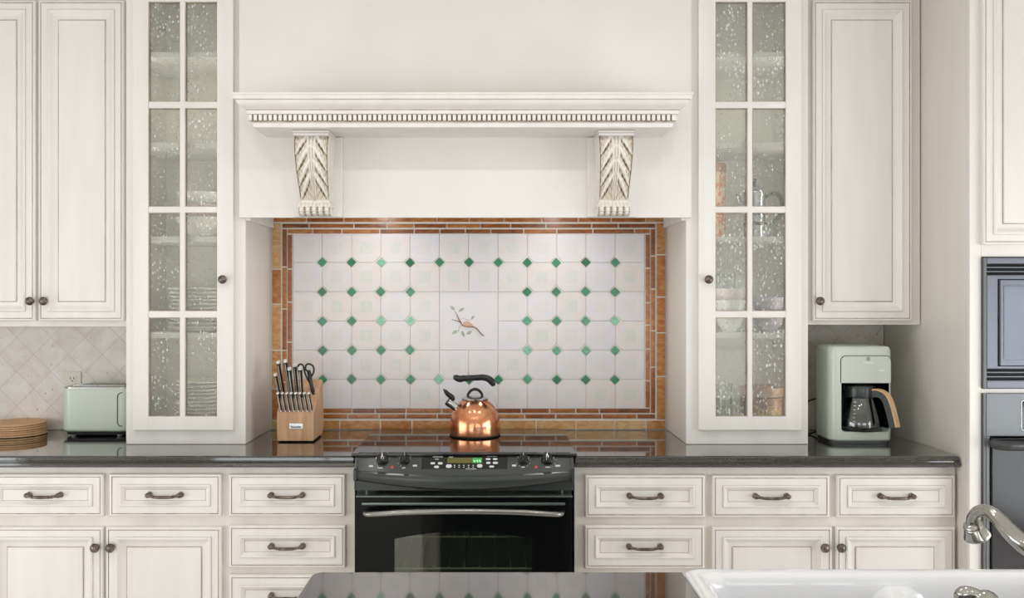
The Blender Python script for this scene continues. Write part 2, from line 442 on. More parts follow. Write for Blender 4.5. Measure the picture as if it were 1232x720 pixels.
W3 = [(-4.6, -1.2, 0.06, 1.60)]  # unseen right opening, added to fill the recess sides
wall_with_windows('wall_front', RX0, RX1, RY0, W1, 'x', 1)
wall_with_windows('wall_left', RY0, 0.0, RX0, W2, 'y', 3)
wall_with_windows('wall_right', RY0, 0.0, RX1 + .1, W3, 'y', 4)

# ------------------------------------------------------------------ wall tiles
tb = thing('tile_mural', (-0.102, 0, 0.916), 'lavender-white tiled mural with green diamond accents and amber brick border behind the cooktop', 'tile backsplash')
TX0, TZ1, TS = -0.8443, 1.7460, 0.1237
MB().box(-0.936, 0.7325, -0.006, -0.0005, 0.916, 1.832).build('grout_bed', GROUT, tb)
def has_diamond(i, j):                    # inner corner i (1..11), j (1..5)
    if not (1 <= i <= 11 and 1 <= j <= 5): return False
    return not (j in (2, 3, 4) and 5 <= i <= 7)
field = MB()
def tile_poly(x0, z0, x1, z1, cut):       # cut = (tl, tr, br, bl)
    k = 0.0262; p = []
    tl, tr, br, bl = cut
    p += [(x0, z1 - k), (x0 + k, z1)] if tl else [(x0, z1)]
    p += [(x1 - k, z1), (x1, z1 - k)] if tr else [(x1, z1)]
    p += [(x1, z0 + k), (x1 - k, z0)] if br else [(x1, z0)]
    p += [(x0 + k, z0), (x0, z0 + k)] if bl else [(x0, z0)]
    return p
def rings_from(mb, poly, prof, col, mi=0):
    rings = []
    for ins, h in prof:
        q = inset(poly, ins) if ins else poly
        rings.append([(a, -0.006 - h, b) for a, b in q])
    mb.loft(rings, mi, False, True, True, col)
for j in range(6):
    for i in range(12):
        if i in (5, 6) and j in (2, 3): continue
        c = (random.uniform(.25, .75), random.random(), random.random())
        jx, jz = random.uniform(-.0006, .0006), random.uniform(-.0006, .0006)
        x0, x1 = TX0 + i * TS + .0008 + jx, TX0 + (i + 1) * TS - .0008 + jx
        z1, z0 = TZ1 - j * TS - .0008 + jz, TZ1 - (j + 1) * TS + .0008 + jz
        poly = tile_poly(x0, z0, x1, z1, (has_diamond(i, j), has_diamond(i + 1, j), has_diamond(i + 1, j + 1), has_diamond(i, j + 1)))
        rings_from(field, poly, [(0, 0), (.0012, .0036), (.010, .0041), (.0118, .0038), (.0140, .0040), (.0170, .0042)], c)
        cx, cz = (x0 + x1) / 2, (z0 + z1) / 2
        a = .026
        sq = [(cx - a, cz - a), (cx - a, cz + a), (cx + a, cz + a), (cx + a, cz - a)]
        rings = [[(p, -.0100, q) for p, q in sq], [(p, -.01045, q) for p, q in inset(sq, .0025)], [(p, -.01035, q) for p, q in inset(sq, .008)], [(p, -.0107, q) for p, q in inset(sq, .011)]]
        field.loft(rings, 1, False, True, True, c)
field.build('field_tile', [TILE, TILEG], tb)
for j in range(1, 6):
    for i in range(1, 12):
        if not has_diamond(i, j): continue
        cx, cz = TX0 + i * TS + random.uniform(-.0012, .0012), TZ1 - j * TS + random.uniform(-.0012, .0012)
        h = .0210
        dm = [(cx - h, cz), (cx, cz + h), (cx + h, cz), (cx, cz - h)]
        v = random.choice([.1, .2, .3, .35, .45, .6, .85])
        gd = MB(); rings_from(gd, dm, [(0, 0), (.0006, .0040), (.0016, .0043)], (v, random.random(), random.random())); gd.build('green_accent_tile', GREEN, tb)
# the painted bird-and-branch panel
bp_ = MB()
mx0, mx1, mz1, mz0 = TX0 + 5 * TS + .001, TX0 + 7 * TS - .001, TZ1 - 2 * TS - .001, TZ1 - 4 * TS + .001
mp_ = [(mx0, mz0), (mx0, mz1), (mx1, mz1), (mx1, mz0)]
rings_from(bp_, mp_, [(0, 0), (.0015, .004), (.010, .0048), (.0125, .0042), (.0145, .0042)], (.62, .3, .7))
panel = bp_.build('picture_tile', TILE, tb)
D_ = 3.859
def mp(px, py): return Vector((X(px, D_), -.0105, Z(py, D_)))
tw = MB()
def twig(pts, r): tw.tube(spline([mp(*p) for p in pts], 6), [r[0], r[1]], 6, 0, True, None, .35)
twig([(543.5, 384.5), (549, 386), (553, 387.5), (556, 391), (559.5, 393), (565, 393.5), (570, 393.5), (575, 397), (579, 402), (582, 404)], (.0032, .0078))
twig([(547, 375), (549.5, 378), (551.5, 383), (555, 389)], (.0028, .0066))
twig([(556, 383), (561, 384.5), (566, 386)], (.0013, .0018))
twig([(551.5, 395.5), (554, 392.5), (557, 391.5)], (.0013, .002))
tw.build('painted_branch', TWIG, panel)
for (px, py, ang, L_, w) in ((544.5, 371, 40, .029, .014), (555, 373, -35, .030, .013), (568.5, 382.5, -50, .024, .011), (547, 400, -35, .029, .014), (557, 402, 65, .030, .014), (564.5, 400.5, -30, .028, .015), (551.5, 398, 80, .012, .006)):
    c = mp(px, py); a = math.radians(-ang)
    dx, dz = Vector((math.cos(a), 0, math.sin(a))), Vector((-math.sin(a), 0, math.cos(a)))
    k = 10; ring = []
    for q in range(2 * k):
        t = q / k if q < k else 2 - q / k
        s_ = 1 if q < k else -1
        ring.append(c + dx * (L_ * (t - .5)) + dz * (s_ * w * .5 * math.sin(PI * min(t * .97 + .015, 1)) ** .8) + Vector((0, .0004, 0)))
    mid = [p + (c - p) * .6 + Vector((0, -.0011, 0)) for p in ring]
    lf = MB(); lf.loft([ring, mid], 0, False, True)
    lf.build('painted_leaf', LEAF, panel)
bd = MB()
pts = [(556, 391), (558, 388), (561, 386.5), (564.5, 387.5), (568.5, 390.5), (570, 393), (565, 393.8), (560, 393.5)]
o_ = [mp(*p) for p in pts]; c_ = sum(o_, Vector()) / len(o_)
bd.loft([o_, [p + (c_ - p) * .5 + Vector((0, -.0016, 0)) for p in o_]], 0, False, True)
bd.build('painted_bird', BIRDM, panel)
# amber glass bricks in three rings
am = MB()
def brick(x0, x1, z0, z1, base):
    c = (min(max(base + random.uniform(-.18, .18), 0), 1), random.random(), random.random())
    p = [(x0, z0), (x0, z1), (x1, z1), (x1, z0)]
    rings_from(am, p, [(0, 0), (.0004, .0042), (.0012, .0046)], c)
def run(a0, a1, lo, hi, fn):
    a = a0
    while a < a1 - 1e-4:
        l = random.uniform(lo, hi); b = a + l
        if a1 - b < lo * .6: b = a1
        fn(a, b - .0055 if b < a1 else b); a = b
RG = [((-.9325, .7290, .9175, 1.8300), .0365, .62, .13, .20), ((-.8885, .6850, .9635, 1.7855), .0170, .30, .11, .20), ((-.8660, .6625, .9870, 1.7625), .0170, .30, .09, .18)]
for (x0, x1, z0, z1), w, base, lo, hi in RG:
    run(x0, x1, lo, hi, lambda a, b: brick(a, b, z0, z0 + w, base + (.06 if w > .03 else 0)))
    run(x0, x1, lo, hi, lambda a, b: brick(a, b, z1 - w, z1, base - (.14 if w > .03 else 0)))
    run(z0 + w + .0055, z1 - w - .0055, lo, hi, lambda a, b: brick(x0, x0 + w, a, b, base))
    run(z0 + w + .0055, z1 - w - .0055, lo, hi, lambda a, b: brick(x1 - w, x1, a, b, base))
am.build('amber_border_brick', AMBER, tb)

tag(MB().box(-3.55, -1.402, -0.009, -0.0005, .916, 1.3620).build('travertine_backsplash', TRAV), 'diagonal beige travertine tiles behind the toaster', 'tile backsplash')
tag(MB().box(1.205, 1.650, -0.009, -0.0005, .916, 1.3620).build('travertine_backsplash', TRAV), 'shaded diagonal travertine tiles behind the coffee maker', 'tile backsplash')

# power outlet
ol = thing('power_outlet', (X(89, CAMD), -.009, 1.06), 'cream duplex power outlet on travertine tiles above the toaster', 'outlet')
ox = X(89, CAMD)
MB().box(ox - .036, ox + .036, -.0150, -.0095, 1.048, 1.163, bev=.002).build('cover_plate', PLATE, ol)
for zc in (1.130, 1.082):
    r = MB().prism(rrect(ox - .017, ox + .017, zc - .014, zc + .014, .008), -.0152, -.0170, 'xz').build('receptacle', PLATE, ol)
    s_ = MB()
    for dx in (-.007, .007): s_.box(ox + dx - .0014, ox + dx + .0014, -.0176, -.0171, zc - .001, zc + .009)
    s_.prism(rrect(ox - .003, ox + .003, zc - .010, zc - .005, .002), -.0171, -.0176, 'xz')
    s_.build('slot', SLOT, r)

# ------------------------------------------------------------------ cabinet hardware
def knob_mb(x, y, z):
    M = Matrix.Translation((x, y, z)) @ Matrix.Rotation(PI / 2, 4, 'X')
    mb = MB()
    mb.lathe([(0, 0), (.0095, 0), (.0095, .002), (.006, .004), (.0055, .012), (.008, .014), (.0145, .017), (.0165, .021), (.0155, .0255), (.0125, .0285), (.0115, .0280), (.0085, .0300), (.0078, .0296), (.004, .0312), (0, .0315)], n=28, M=M)
    return mb
def pull_mb(x, y, z, w=.128):
    mb = MB(); h = w / 2 - .010
    for s in (-1, 1):
        M = Matrix.Translation((x + s * h, y, z)) @ Matrix.Rotation(PI / 2, 4, 'X')
        mb.lathe([(0, 0), (.0105, 0), (.0105, .003), (.0075, .006), (.007, .016)], n=20, M=M)
        mb.sphere((x + s * h, y - .020, z + .0005), .0095, 16, 0, (1.15, .9, .95))
        mb.tube(spline([(x + s * h, y - .021, z), (x + s * (h - .010), y - .023, z - .0015), (x + s * (h - .020), y - .0245, z - .0035)], 4), [.0068, .0040], 12)
        mb.lathe([(.0042, -.0016), (.0064, -.0012), (.0064, .0012), (.0042, .0016)], n=14, M=Matrix.Translation((x + s * (h - .021), y - .0245, z - .0036)) @ Matrix.Rotation(PI / 2, 4, 'Y'))
    mb.tube(spline([(x - h + .020, y - .0245, z - .0035), (x - h * .4, y - .0255, z - .0048), (x, y - .026, z - .0050), (x + h * .4, y - .0255, z - .0048), (x + h - .020, y - .0245, z - .0035)], 6), [.0042, .0058, .0060, .0058, .0042], 12)
    return mb
DOORP = [(0, 0, 0), (0, .013, 0), (.002, .0165, 0), (.006, .0185, 0), (.0085, .0180, 0), (.0090, .0158, 1), (.0112, .0158, 1), (.0118, .0182, 0), (.034, .0185, 0), (.0348, .0180, 1), (.0355, .0222, 0), (.0400, .0240, 0), (.0440, .0226, 0), (.052, .0150, 0), (.060, .0112, 0), (.070, .0092, 0), (.0730, .0090, 1), (.0745, .0140, 0), (.0775, .0150, 0)]
UDOORP = [(a * 1.04, b, m) for a, b, m in DOORP]
DRAWP = [(0, 0, 0), (0, .013, 0), (.002, .0165, 0), (.006, .0185, 0), (.0085, .0180, 0), (.0090, .0158, 1), (.0112, .0158, 1), (.0118, .0182, 0), (.0355, .0185, 0), (.0362, .0180, 1), (.0368, .0222, 0), (.0400, .0238, 0), (.0430, .0230, 0), (.0500, .0150, 0), (.0545, .0120, 0), (.0562, .0118, 1), (.0580, .0124, 0)]
def panel_part(name, x0, x1, z0, z1, yb, prof, parent):
    return MB().panel(x0, x1, z0, z1, yb, prof).build(name, [PAINT, GLAZE], parent, smooth=20, weld=True)

# ------------------------------------------------------------------ upper cabinets
UT = 2.76
def upper_cabinet(x0, x1, yf, zb, doors, label):
    t = thing('upper_cabinet', ((x0 + x1) / 2, 0, zb), label, 'cabinet')
    MB().box(x0, x1, yf, -.012, zb, UT, bev=.0015).build('body', FRAMEP, t)
    for (a, b, kx) in doors:
        d = panel_part('door', a, b, Z(386.5, 3.51), 2.618, yf - .0005, UDOORP, t)
        knob_mb(kx, yf - .0190, Z(362.5, 3.49)).build('knob', IRON, d)
    return t
upper_cabinet(-2.105, -1.4005, -.34, Z(393, 3.53), [(-2.095, X(42, 3.51), X(35.5, 3.49)), (X(45.5, 3.51), X(149, 3.51), X(52, 3.49))], 'cream two-door wall cabinet above the toaster and cork mats')
upper_cabinet(1.2035, 1.6490, -.34, Z(391, 3.53), [(X(978, 3.51), X(1098, 3.51), X(987, 3.49))], 'cream single-door wall cabinet above the coffee maker')
# a further unit runs on to the left, out of the picture
upper_cabinet(-2.83, -2.108, -.34, Z(393, 3.53), [(-2.82, -2.475, -2.50), (-2.465, -2.118, -2.44)], 'cream wall cabinet at the far left end of the run')

# ------------------------------------------------------------------ glass display towers
TWY = -.384
def display_cabinet(x0, x1, px_door, px_pane, knob_px, mull, label, glass):
    t = thing('display_cabinet', ((x0 + x1) / 2, 0, .915), label, 'cabinet')
    zb = .9155
    body = MB()
    # carcass: two sides, back, floor, top
    MBI = MB()
    for (a, b) in ((x0, x0 + .019), (x1 - .019, x1)):
        body.box(a, b, TWY + .019, -.002, zb, UT)
    body.box(x0 + .019, x1 - .019, -.014, -.002, zb, UT, 1)
    body.box(x0 + .019, x1 - .019, TWY + .019, -.014, .955, .974, 1)
    body.box(x0 + .019, x1 - .019, TWY + .019, -.014, UT - .019, UT, 1)
    for (a, b) in ((x0 + .019, x0 + .0215), (x1 - .0215, x1 - .019)):
        body.box(a, b, TWY + .019, -.014, .974, UT - .019, 1)
    d = 3.466
    ax0, ax1 = X(px_pane[0], d) - .012, X(px_pane[3], d) + .012
    body.build('body', [SIDEP, INSIDE], t)
    ff = MB()
    ff.box(x0, ax0, TWY, TWY + .019, zb, UT); ff.box(ax1, x1, TWY, TWY + .019, zb, UT)
    ff.box(ax0, ax1, TWY, TWY + .019, zb, Z(508, d)); ff.box(ax0, ax1, TWY, TWY + .019, 2.63, UT)
    ff.build('face_frame', PAINT, t)
    for py in (404, 288, 175, 66.5):
        zc = Z(py, 3.52)
        MB().box(x0 + .022, x1 - .022, -.358, -.016, zc - .010, zc + .010, bev=.0015).build('shelf', SHELFP, t)
    # slim strips added out of sight behind the stiles to brighten the interior
    for (xx, a_) in ((x0 + .0235, -1), (x1 - .0235, 1)):
        MB().box(xx - .0015, xx + .0015, TWY + .0195, TWY + .0245, 1.0, 2.6).build('fill_strip', STRIP, t)
        l = bpy.data.lights.new('strip_fill', 'AREA'); l.shape = 'RECTANGLE'; l.size = .005; l.size_y = 1.6; l.energy = 1.7; l.color = (1, .99, .95)
        o = bpy.data.objects.new('strip_fill', l); COL.objects.link(o); o.location = (xx - a_ * .002, TWY + .022, 1.8); o.rotation_euler = (PI / 2, 0, 0)
        o.rotation_euler = Matrix(((0, 0, 1), (1, 0, 0), (0, 1, 0))).to_euler() if a_ > 0 else Matrix(((0, 0, -1), (-1, 0, 0), (0, 1, 0))).to_euler()
    # door
    dx0, dx1 = X(px_door[0], d), X(px_door[1], d)
    yb, yf = TWY - .0005, TWY - .0205
    dz0, dz1 = Z(518, d), 2.650
    p0, p1, p2, p3 = [X(p, d) for p in px_pane]
    rows = [(2, 122), (130, 248.5), (256, 374.5), (382.5, 501.5)]
    dr = MB()
    rail = lambda a, b, c, e: dr.box(a, b, yf, yb, c, e, bev=.0022)
    rail(dx0, p0, dz0, dz1); rail(p3, dx1, dz0, dz1)
    dr.box(p0 - .001, p3 + .001, yf, yb, dz0 + .0005, Z(501.5, d), bev=.0022); dr.box(p0 - .001, p3 + .001, yf, yb, Z(2, d), dz1 - .0005, bev=.0022)
    dr.box(p1, p2, yf + .002, yb, Z(501.5, d) - .002, Z(2, d) + .002, bev=.0035)
    for k in range(3):
        dr.box(p0 - .001, p3 + .001, yf + .0025, yb, Z(rows[k + 1][0], d), Z(rows[k][1], d), bev=.0035)
    # thin glazed bead around each light
    for (a, b) in ((p0, p1), (p2, p3)):
        for (r0, r1) in rows:
            za, zb_ = Z(r1, d), Z(r0, d); w = .0022
            dr.box(a - .0005, a + w, yf + .006, yb, za, zb_, 1); dr.box(b - w, b + .0005, yf + .006, yb, za, zb_, 1)
            dr.box(a + w, b - w, yf + .006, yb, za - .0005, za + w, 1); dr.box(a + w, b - w, yf + .006, yb, zb_ - w, zb_ + .0005, 1)
    D = dr.build('door', [PAINT, GLAZE], t)
    g = MB()
    for (a, b) in ((p0, p1), (p2, p3)):
        for (r0, r1) in rows: g.box(a + .001, b - .001, yb - .006, yb - .003, Z(r1, d) + .001, Z(r0, d) - .001)
    g.build('glass_pane', glass, D)
    knob_mb(X(knob_px, 3.45), yf, Z(336.5, 3.45)).build('knob', IRON, D)
    return t
LT = (-1.398, -.9430); RT = (.7370, 1.2010)
display_cabinet(LT[0], LT[1], (160, 280.5), (178.5, 216, 222.5, 261), 268, 0, 'tall glass-door display cabinet with white plates beside the toaster', SEEDED)
display_cabinet(RT[0], RT[1], (840.5, 964.5), (861, 899.5, 905.5, 945.5), 852.5, 0, 'tall glass-door display cabinet holding a pitcher and a brown jar', SEEDEDR)

# ------------------------------------------------------------------ range hood
hood = thing('range_hood', (-.1045, -.2, 1.7775), 'wide cream range hood with dentil mantel shelf and carved brackets', 'range hood')
HY = -.404
for xx in (-.48, .27):  # unseen lamps added under the hood to brighten the tiles
    MB().lathe([(0, 1.8445), (.036, 1.8445), (.036, 1.8458), (0, 1.8458)], (xx, -.285, 0), 28).build('hood_fill_lamp', plain('hood_fill_lens', (255, 250, 240), .4, emit=((255, 246, 232), 2.0)), hood)
    l = bpy.data.lights.new('hood_fill', 'AREA'); l.shape = 'DISK'; l.size = .08; l.energy = 2.2; l.color = (1, .98, .95)
    o = bpy.data.objects.new('hood_fill', l); COL.objects.link(o); o.location = (xx, -.285, 1.8435)
hp = MB()
hp.box(-.9625, .7530, HY, -.3855, 1.7775, UT, bev=.002)
hp.build('front_panel', PAINTP, hood)
for (a, b) in ((LT[1] + .0005, LT[1] + .018), (RT[0] - .018, RT[0] - .0005)): MB().box(a, b, -.383, -.012, 1.768, 2.2).build('side_liner', PAINT, hood)
MB().box(LT[1] + .02, RT[0] - .02, -.383, -.012, 1.846, 1.866).build('vent_liner', DARKSTEEL, hood)
# mantel: stacked mouldings with returns at both ends
def ring3(p, z, x0=-.851, x1=.6365, ys=-.600):
    return [(x0 - p, HY + .001, z), (x1 + p, HY + .001, z), (x1 + p, ys - p, z), (x0 - p, ys - p, z)]
MANT = [(0, 2.0815, 0), (.003, 2.0815, 0), (.006, 2.0840, 0), (.006, 2.0960, 0), (.010, 2.0990, 0), (.010, 2.1030, 1), (.012, 2.1035, 0), (.012, 2.1265, 1), (.022, 2.1270, 0), (.0235, 2.1300, 0), (.0235, 2.1400, 0), (.0270, 2.1425, 1), (.0285, 2.1440, 0), (.0320, 2.1465, 0), (.0400, 2.1510, 0), (.0470, 2.1570, 0), (.0520, 2.1640, 0), (.0545, 2.1715, 0), (.0575, 2.1722, 1), (.0610, 2.1735, 0), (.0625, 2.1800, 0), (.0625, 2.1850, 0), (.0665, 2.1870, 0), (.0680, 2.1910, 0), (.0665, 2.1945, 0), (.060, 2.1950, 0)]
mt = MB()
for (a, b) in zip(MANT[:-1], MANT[1:]):
    mt.loft([ring3(a[0], a[1]), ring3(b[0], b[1])], b[2], False, False, False)
    r0, r1 = ring3(a[0], a[1]), ring3(b[0], b[1])
    mt.add([r0[3], r0[0], r1[0], r1[3]], [(0, 1, 2, 3)], b[2])
mt.add(ring3(0, 2.0815), [(0, 1, 2, 3)]); mt.add(ring3(.060, 2.1950), [(0, 1, 2, 3)])
mantel = mt.build('mantel_shelf', [PAINT, GLAZE], hood, smooth=25, weld=True)
dn = MB()
dn.box(-.851 - .0125, .6365 + .0125, -.600 - .0125, HY, 2.1045, 2.1255, 1)
n_d = 86; L_ = 1.4875 + .036
for i in range(n_d):
    xa = -.869 + i * L_ / n_d
    dn.box(xa, xa + L_ / n_d * .66, -.600 - .0190, -.600 - .0122, 2.1055, 2.1250)
for i in range(11):
    ya = -.614 + i * .0178
    for (a, b) in ((-.870, -.8632), (.6488, .6556)):
        dn.box(a, b, ya, ya + .0118, 2.1055, 2.1250)
dn.build('dentil_band', [PAINT, GLAZED], mantel)
# carved acanthus corbels
def corbel(xc):
    z1, z0 = 2.0810, 1.7785
    H = z1 - z0
    nu, nv = 96, 180
    P = [(0, .136), (.06, .150), (.14, .156), (.25, .153), (.40, .139), (.55, .115), (.68, .090), (.78, .074), (.83, .072), (.88, .086), (.93, .092), (.97, .084), (1.0, .066)]
    def dep(v):
        for a, b in zip(P[:-1], P[1:]):
            if v <= b[0]:
                t = (v - a[0]) / (b[0] - a[0]); t = t * t * (3 - 2 * t) * .5 + t * .5
                return a[1] + (b[1] - a[1]) * t
        return P[-1][1]
    def half(v): return .0630 - .0090 * max(0, min(1, (v - .10) / .68)) + (.004 if v > .84 else 0)
    def relief_(u, v):
        w = abs(u)
        vv = v / .82
        if vv < 1:
            # three pairs of leaflets sweep out and down from a fanned stem, drilled near the tips
            h = .40 + .13 * math.cos(31 * w + 9 * vv) * math.cos(46 * vv - 14 * w)
            t = min(1, max(0, (w - .05) / .85))
            for v0, amp in ((-.08, .9), (.16, 1), (.38, 1), (.58, .9)):
                vc = v0 + .36 * t ** 1.25
                wd = .016 + .034 * math.sin(PI * min(1, .10 + .86 * t)) ** 1.2
                dv = vv - vc
                h += amp * .58 * math.exp(-(dv / wd) ** 2) * (1 if w > .05 else 0)
                h -= .30 * math.exp(-((dv - 1.9 * wd) / (.45 * wd)) ** 2)
                h += .22 * math.exp(-((dv + 2.4 * wd) / (.7 * wd)) ** 2) * t
                for th_ in (.52, .70):
                    h -= .75 * math.exp(-(((t - th_) / .055) ** 2 + ((dv - 1.55 * wd) / .016) ** 2))
            fan = .30 - .18 * vv
            if w < fan: h = max(h, .45 + .50 * (.5 + .5 * math.cos(2 * PI * u / fan * 1.5)))
            edge = 1 / (1 + math.exp((w - .94) * 60))
            h *= edge
            if vv > .93: h = max(h, .75 * (vv - .93) / .07)
            if w > .965: h = .5
            return max(0, min(1, h))
        if vv < 1.085:
            return .55 + .40 * abs(math.cos(u * 13)) * (1 - abs((vv - 1.04) / .05) * .4)
        return .15 + .75 * abs(math.cos(u * 2.5 * PI)) ** 1.3 + .12 * math.cos(v * 180)
    grid, tint = [], []
    for iv in range(nv + 1):
        v = iv / nv; row, tr = [], []
        for iu in range(nu + 1):
            u = -1 + 2 * iu / nu
            h = max(0, relief_(u, v))
            row.append(Vector((xc + u * half(v), HY - .018 - dep(v) * .88 + .010 - .0125 * h, z1 - .018 - v * (H - .018))))
            tr.append(min(1, .05 + .95 * h))
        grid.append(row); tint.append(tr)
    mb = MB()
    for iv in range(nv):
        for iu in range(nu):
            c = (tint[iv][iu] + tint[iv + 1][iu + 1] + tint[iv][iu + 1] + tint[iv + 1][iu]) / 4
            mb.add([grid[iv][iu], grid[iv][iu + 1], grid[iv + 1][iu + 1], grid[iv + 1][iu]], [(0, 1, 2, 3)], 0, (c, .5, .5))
    # sides with a long leaf in relief
    yb = HY - .016
    for s, iu in ((-1, 0), (1, nu)):
        m = 14
        cols = []
        for iv in range(nv + 1):
            p = grid[iv][iu]; v = iv / nv; cc = []
            for k in range(m + 1):
                t = k / m
                q = Vector((p.x, p.y + (yb - p.y) * t, p.z))
                ctr = .5 - .12 * math.sin(v * 5)
                lf_ = math.exp(-((t - ctr) / (.20 * (1 - v * .6))) ** 2) if v < .9 else 0
                rib = .5 + .5 * math.cos(2 * PI * (v * 7 - abs(t - ctr) * 4))
                h = lf_ * (.45 + .55 * rib) if 0 < k < m else 0
                q.x += s * .007 * h
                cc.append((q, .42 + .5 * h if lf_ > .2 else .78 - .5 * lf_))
            cols.append(cc)
        for iv in range(nv):
            for k in range(m):
                c = (cols[iv][k][1] + cols[iv + 1][k + 1][1]) / 2
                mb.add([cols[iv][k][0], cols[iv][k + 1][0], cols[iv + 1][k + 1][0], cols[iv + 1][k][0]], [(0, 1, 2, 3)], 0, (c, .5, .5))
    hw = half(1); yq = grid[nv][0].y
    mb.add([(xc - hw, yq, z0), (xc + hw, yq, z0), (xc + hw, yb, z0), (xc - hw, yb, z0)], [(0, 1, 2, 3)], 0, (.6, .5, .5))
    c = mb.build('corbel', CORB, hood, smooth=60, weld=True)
    MB().box(xc - .0925, xc + .0925, HY - .018, HY - .0005, z0, z1 - .0008, bev=.004).build('back_plate', PAINT, c)
    cap = MB()
    cap.box(xc - .067, xc + .067, HY - .158, yb, z1 - .0085, z1 - .0008, bev=.002)
    cap.box(xc - .0645, xc + .0645, HY - .153, yb, z1 - .0185, z1 - .0085, bev=.003)
    cap.build('cap', PAINT, c)
corbel(-.6600); corbel(.4480)

# ------------------------------------------------------------------ base cabinets
BY = -.610
DB = 3.24
TOE = .10
def base_cabinet(name, x0, x1, label, drawers, doors):
    t = thing(name, ((x0 + x1) / 2, -.3, 0), label, 'cabinet')
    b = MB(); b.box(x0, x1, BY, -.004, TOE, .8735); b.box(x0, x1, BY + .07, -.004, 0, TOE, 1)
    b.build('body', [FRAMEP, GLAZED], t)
    for (a, c, top, bot) in drawers:
        d = panel_part('drawer', X(a, DB), X(c, DB), Z(bot, DB), Z(top, DB), BY - .0005, DRAWP, t)
        pull_mb((X(a, DB) + X(c, DB)) / 2, BY - .0128, Z((top + bot) / 2 + .5, 3.225), .131).build('pull_handle', IRON, d)
    for (a, c, top, kpx) in doors:
        d = panel_part('door', X(a, DB), X(c, DB), .125, Z(top, DB), BY - .0005, DOORP, t)
        knob_mb(X(kpx, 3.215), BY - .0190, Z(660.5, 3.215)).build('knob', IRON, d)
    return t
base_cabinet('base_cabinet', X(-24, DB), X(270, DB) - .0002, 'cream base cabinet of two drawers over two doors below the toaster', [(-17, 123.5, 571, 622), (131, 265.5, 571, 622)], [(-17, 123.5, 635, 113), (127, 266, 635, 131.5)])
base_cabinet('drawer_cabinet', X(270, DB) + .0002, -.4925, 'cream drawer stack on the knife block side of the range', [(275, 415, 571.5, 622), (275, 415.5, 633, 684), (275.5, 415.5, 692.5, 744), (275.5, 415.5, 753, 925)], [])
base_cabinet('drawer_cabinet', .2910, X(853, DB) - .0002, 'cream drawer stack between the range and the double-door cabinet', [(704, 848.5, 572, 623.5), (703.5, 848, 633, 685), (703.5, 848, 694, 745), (703.5, 848, 754, 925)], [])
base_cabinet('base_cabinet', X(853, DB) + .0002, 1.6490, 'cream base cabinet of two drawers over two doors below the coffee maker', [(857.5, 998.5, 572.5, 623.5), (1007.5, 1149.5, 572.5, 623.5)], [(857.5, 1001.5, 635, 993.5), (1006, 1149.5, 635, 1013.5)])
base_cabinet('base_cabinet', -2.83, X(-24, DB) - .002, 'cream base cabinet at the far left end of the run', [(-300, -165, 571, 622), (-160, -31, 571, 622)], [(-300, -166, 635, -176), (-162, -31, 635, -152)])

# ------------------------------------------------------------------ countertop (one worktop round the range)
CT0, CT1 = .8740, .9140
def slab(mb, poly, edge_prof):
    rings = [[(a, b, z) for a, b in (inset(poly, i) if i else poly)] for i, z in edge_prof]
    mb.loft(rings, 0, True, True)
EDGE = [(.010, CT0), (.004, CT0 + .0005), (.0035, CT0 + .004), (0, CT0 + .007), (0, CT0 + .0155), (.0045, CT0 + .0185), (.0050, CT0 + .0215), (.0030, CT0 + .0250), (.0035, CT0 + .0345), (.0065, CT0 + .0385), (.010, CT1)]
ct = MB()
CF = -.6480
RGX0, RGX1 = -.4885, .2870
cp = [(-2.84, -.0105), (-2.84, CF), (RGX0, CF), (RGX0, -.0700), (RGX1, -.0700), (RGX1, CF), (1.6500, CF), (1.6500, -.0105)]
slab(ct, cp, EDGE)
tag(ct.build('countertop', GRAN, smooth=12), 'polished dark granite worktop running along the tiled wall', 'countertop')

# ------------------------------------------------------------------ kitchen range
rng = thing('kitchen_range', (-.1015, -.37, 0), 'black slide-in range with glass cooktop and front controls', 'stove')
rb = MB()
x0, x1 = -.478, .2765
rb.box(x0, x0 + .03, -.655, -.075, .06, .870); rb.box(x1 - .03, x1, -.655, -.075, .06, .870)
rb.box(x0 + .03, x1 - .03, -.105, -.075, .06, .870); rb.box(x0 + .03, x1 - .03, -.655, -.105, .06, .23)
rb.box(x0 + .03, x1 - .03, -.655, -.105, .80, .870)
rb.box(x0 + .02, x1 - .02, -.60, -.10, 0, .06)
rb.build('body', BLACKP, rng)
ck = MB()
ck.box(-.4975, .2960, -.655, -.070, .9148, .9255, bev=.003)
ck.box(x0 + .004, x1 - .004, -.630, -.078, .8705, .9150)
ck.build('cooktop', BLACKG, rng)
cv = MB()
lin_ = MB()
lin_.box(x0 + .031, x1 - .031, -.110, -.106, .231, .799); lin_.box(x0 + .031, x0 + .034, -.655, -.110, .231, .799); lin_.box(x1 - .034, x1 - .031, -.655, -.110, .231, .799); lin_.box(x0 + .034, x1 - .034, -.655, -.110, .231, .234)
lin_.build('oven_cavity', plain('oven_enamel', (150, 156, 148), 0.5), rng)
for zr in (.632, .520):
    rk = MB()
    for i in range(13):
        xx = x0 + .05 + i * (x1 - x0 - .10) / 12; rk.sphere((xx, -.643, zr - .001), .0045, 8); rk.tube([(xx, -.640, zr), (xx, -.13, zr)], .0022, 6)
    for yy in (-.640, -.13): rk.tube([(x0 + .036, yy, zr - .003), (x1 - .036, yy, zr - .003)], .0032, 6)
    rk.build('oven_rack', plain('rack_wire', (210, 208, 200), .4, .1), rng)
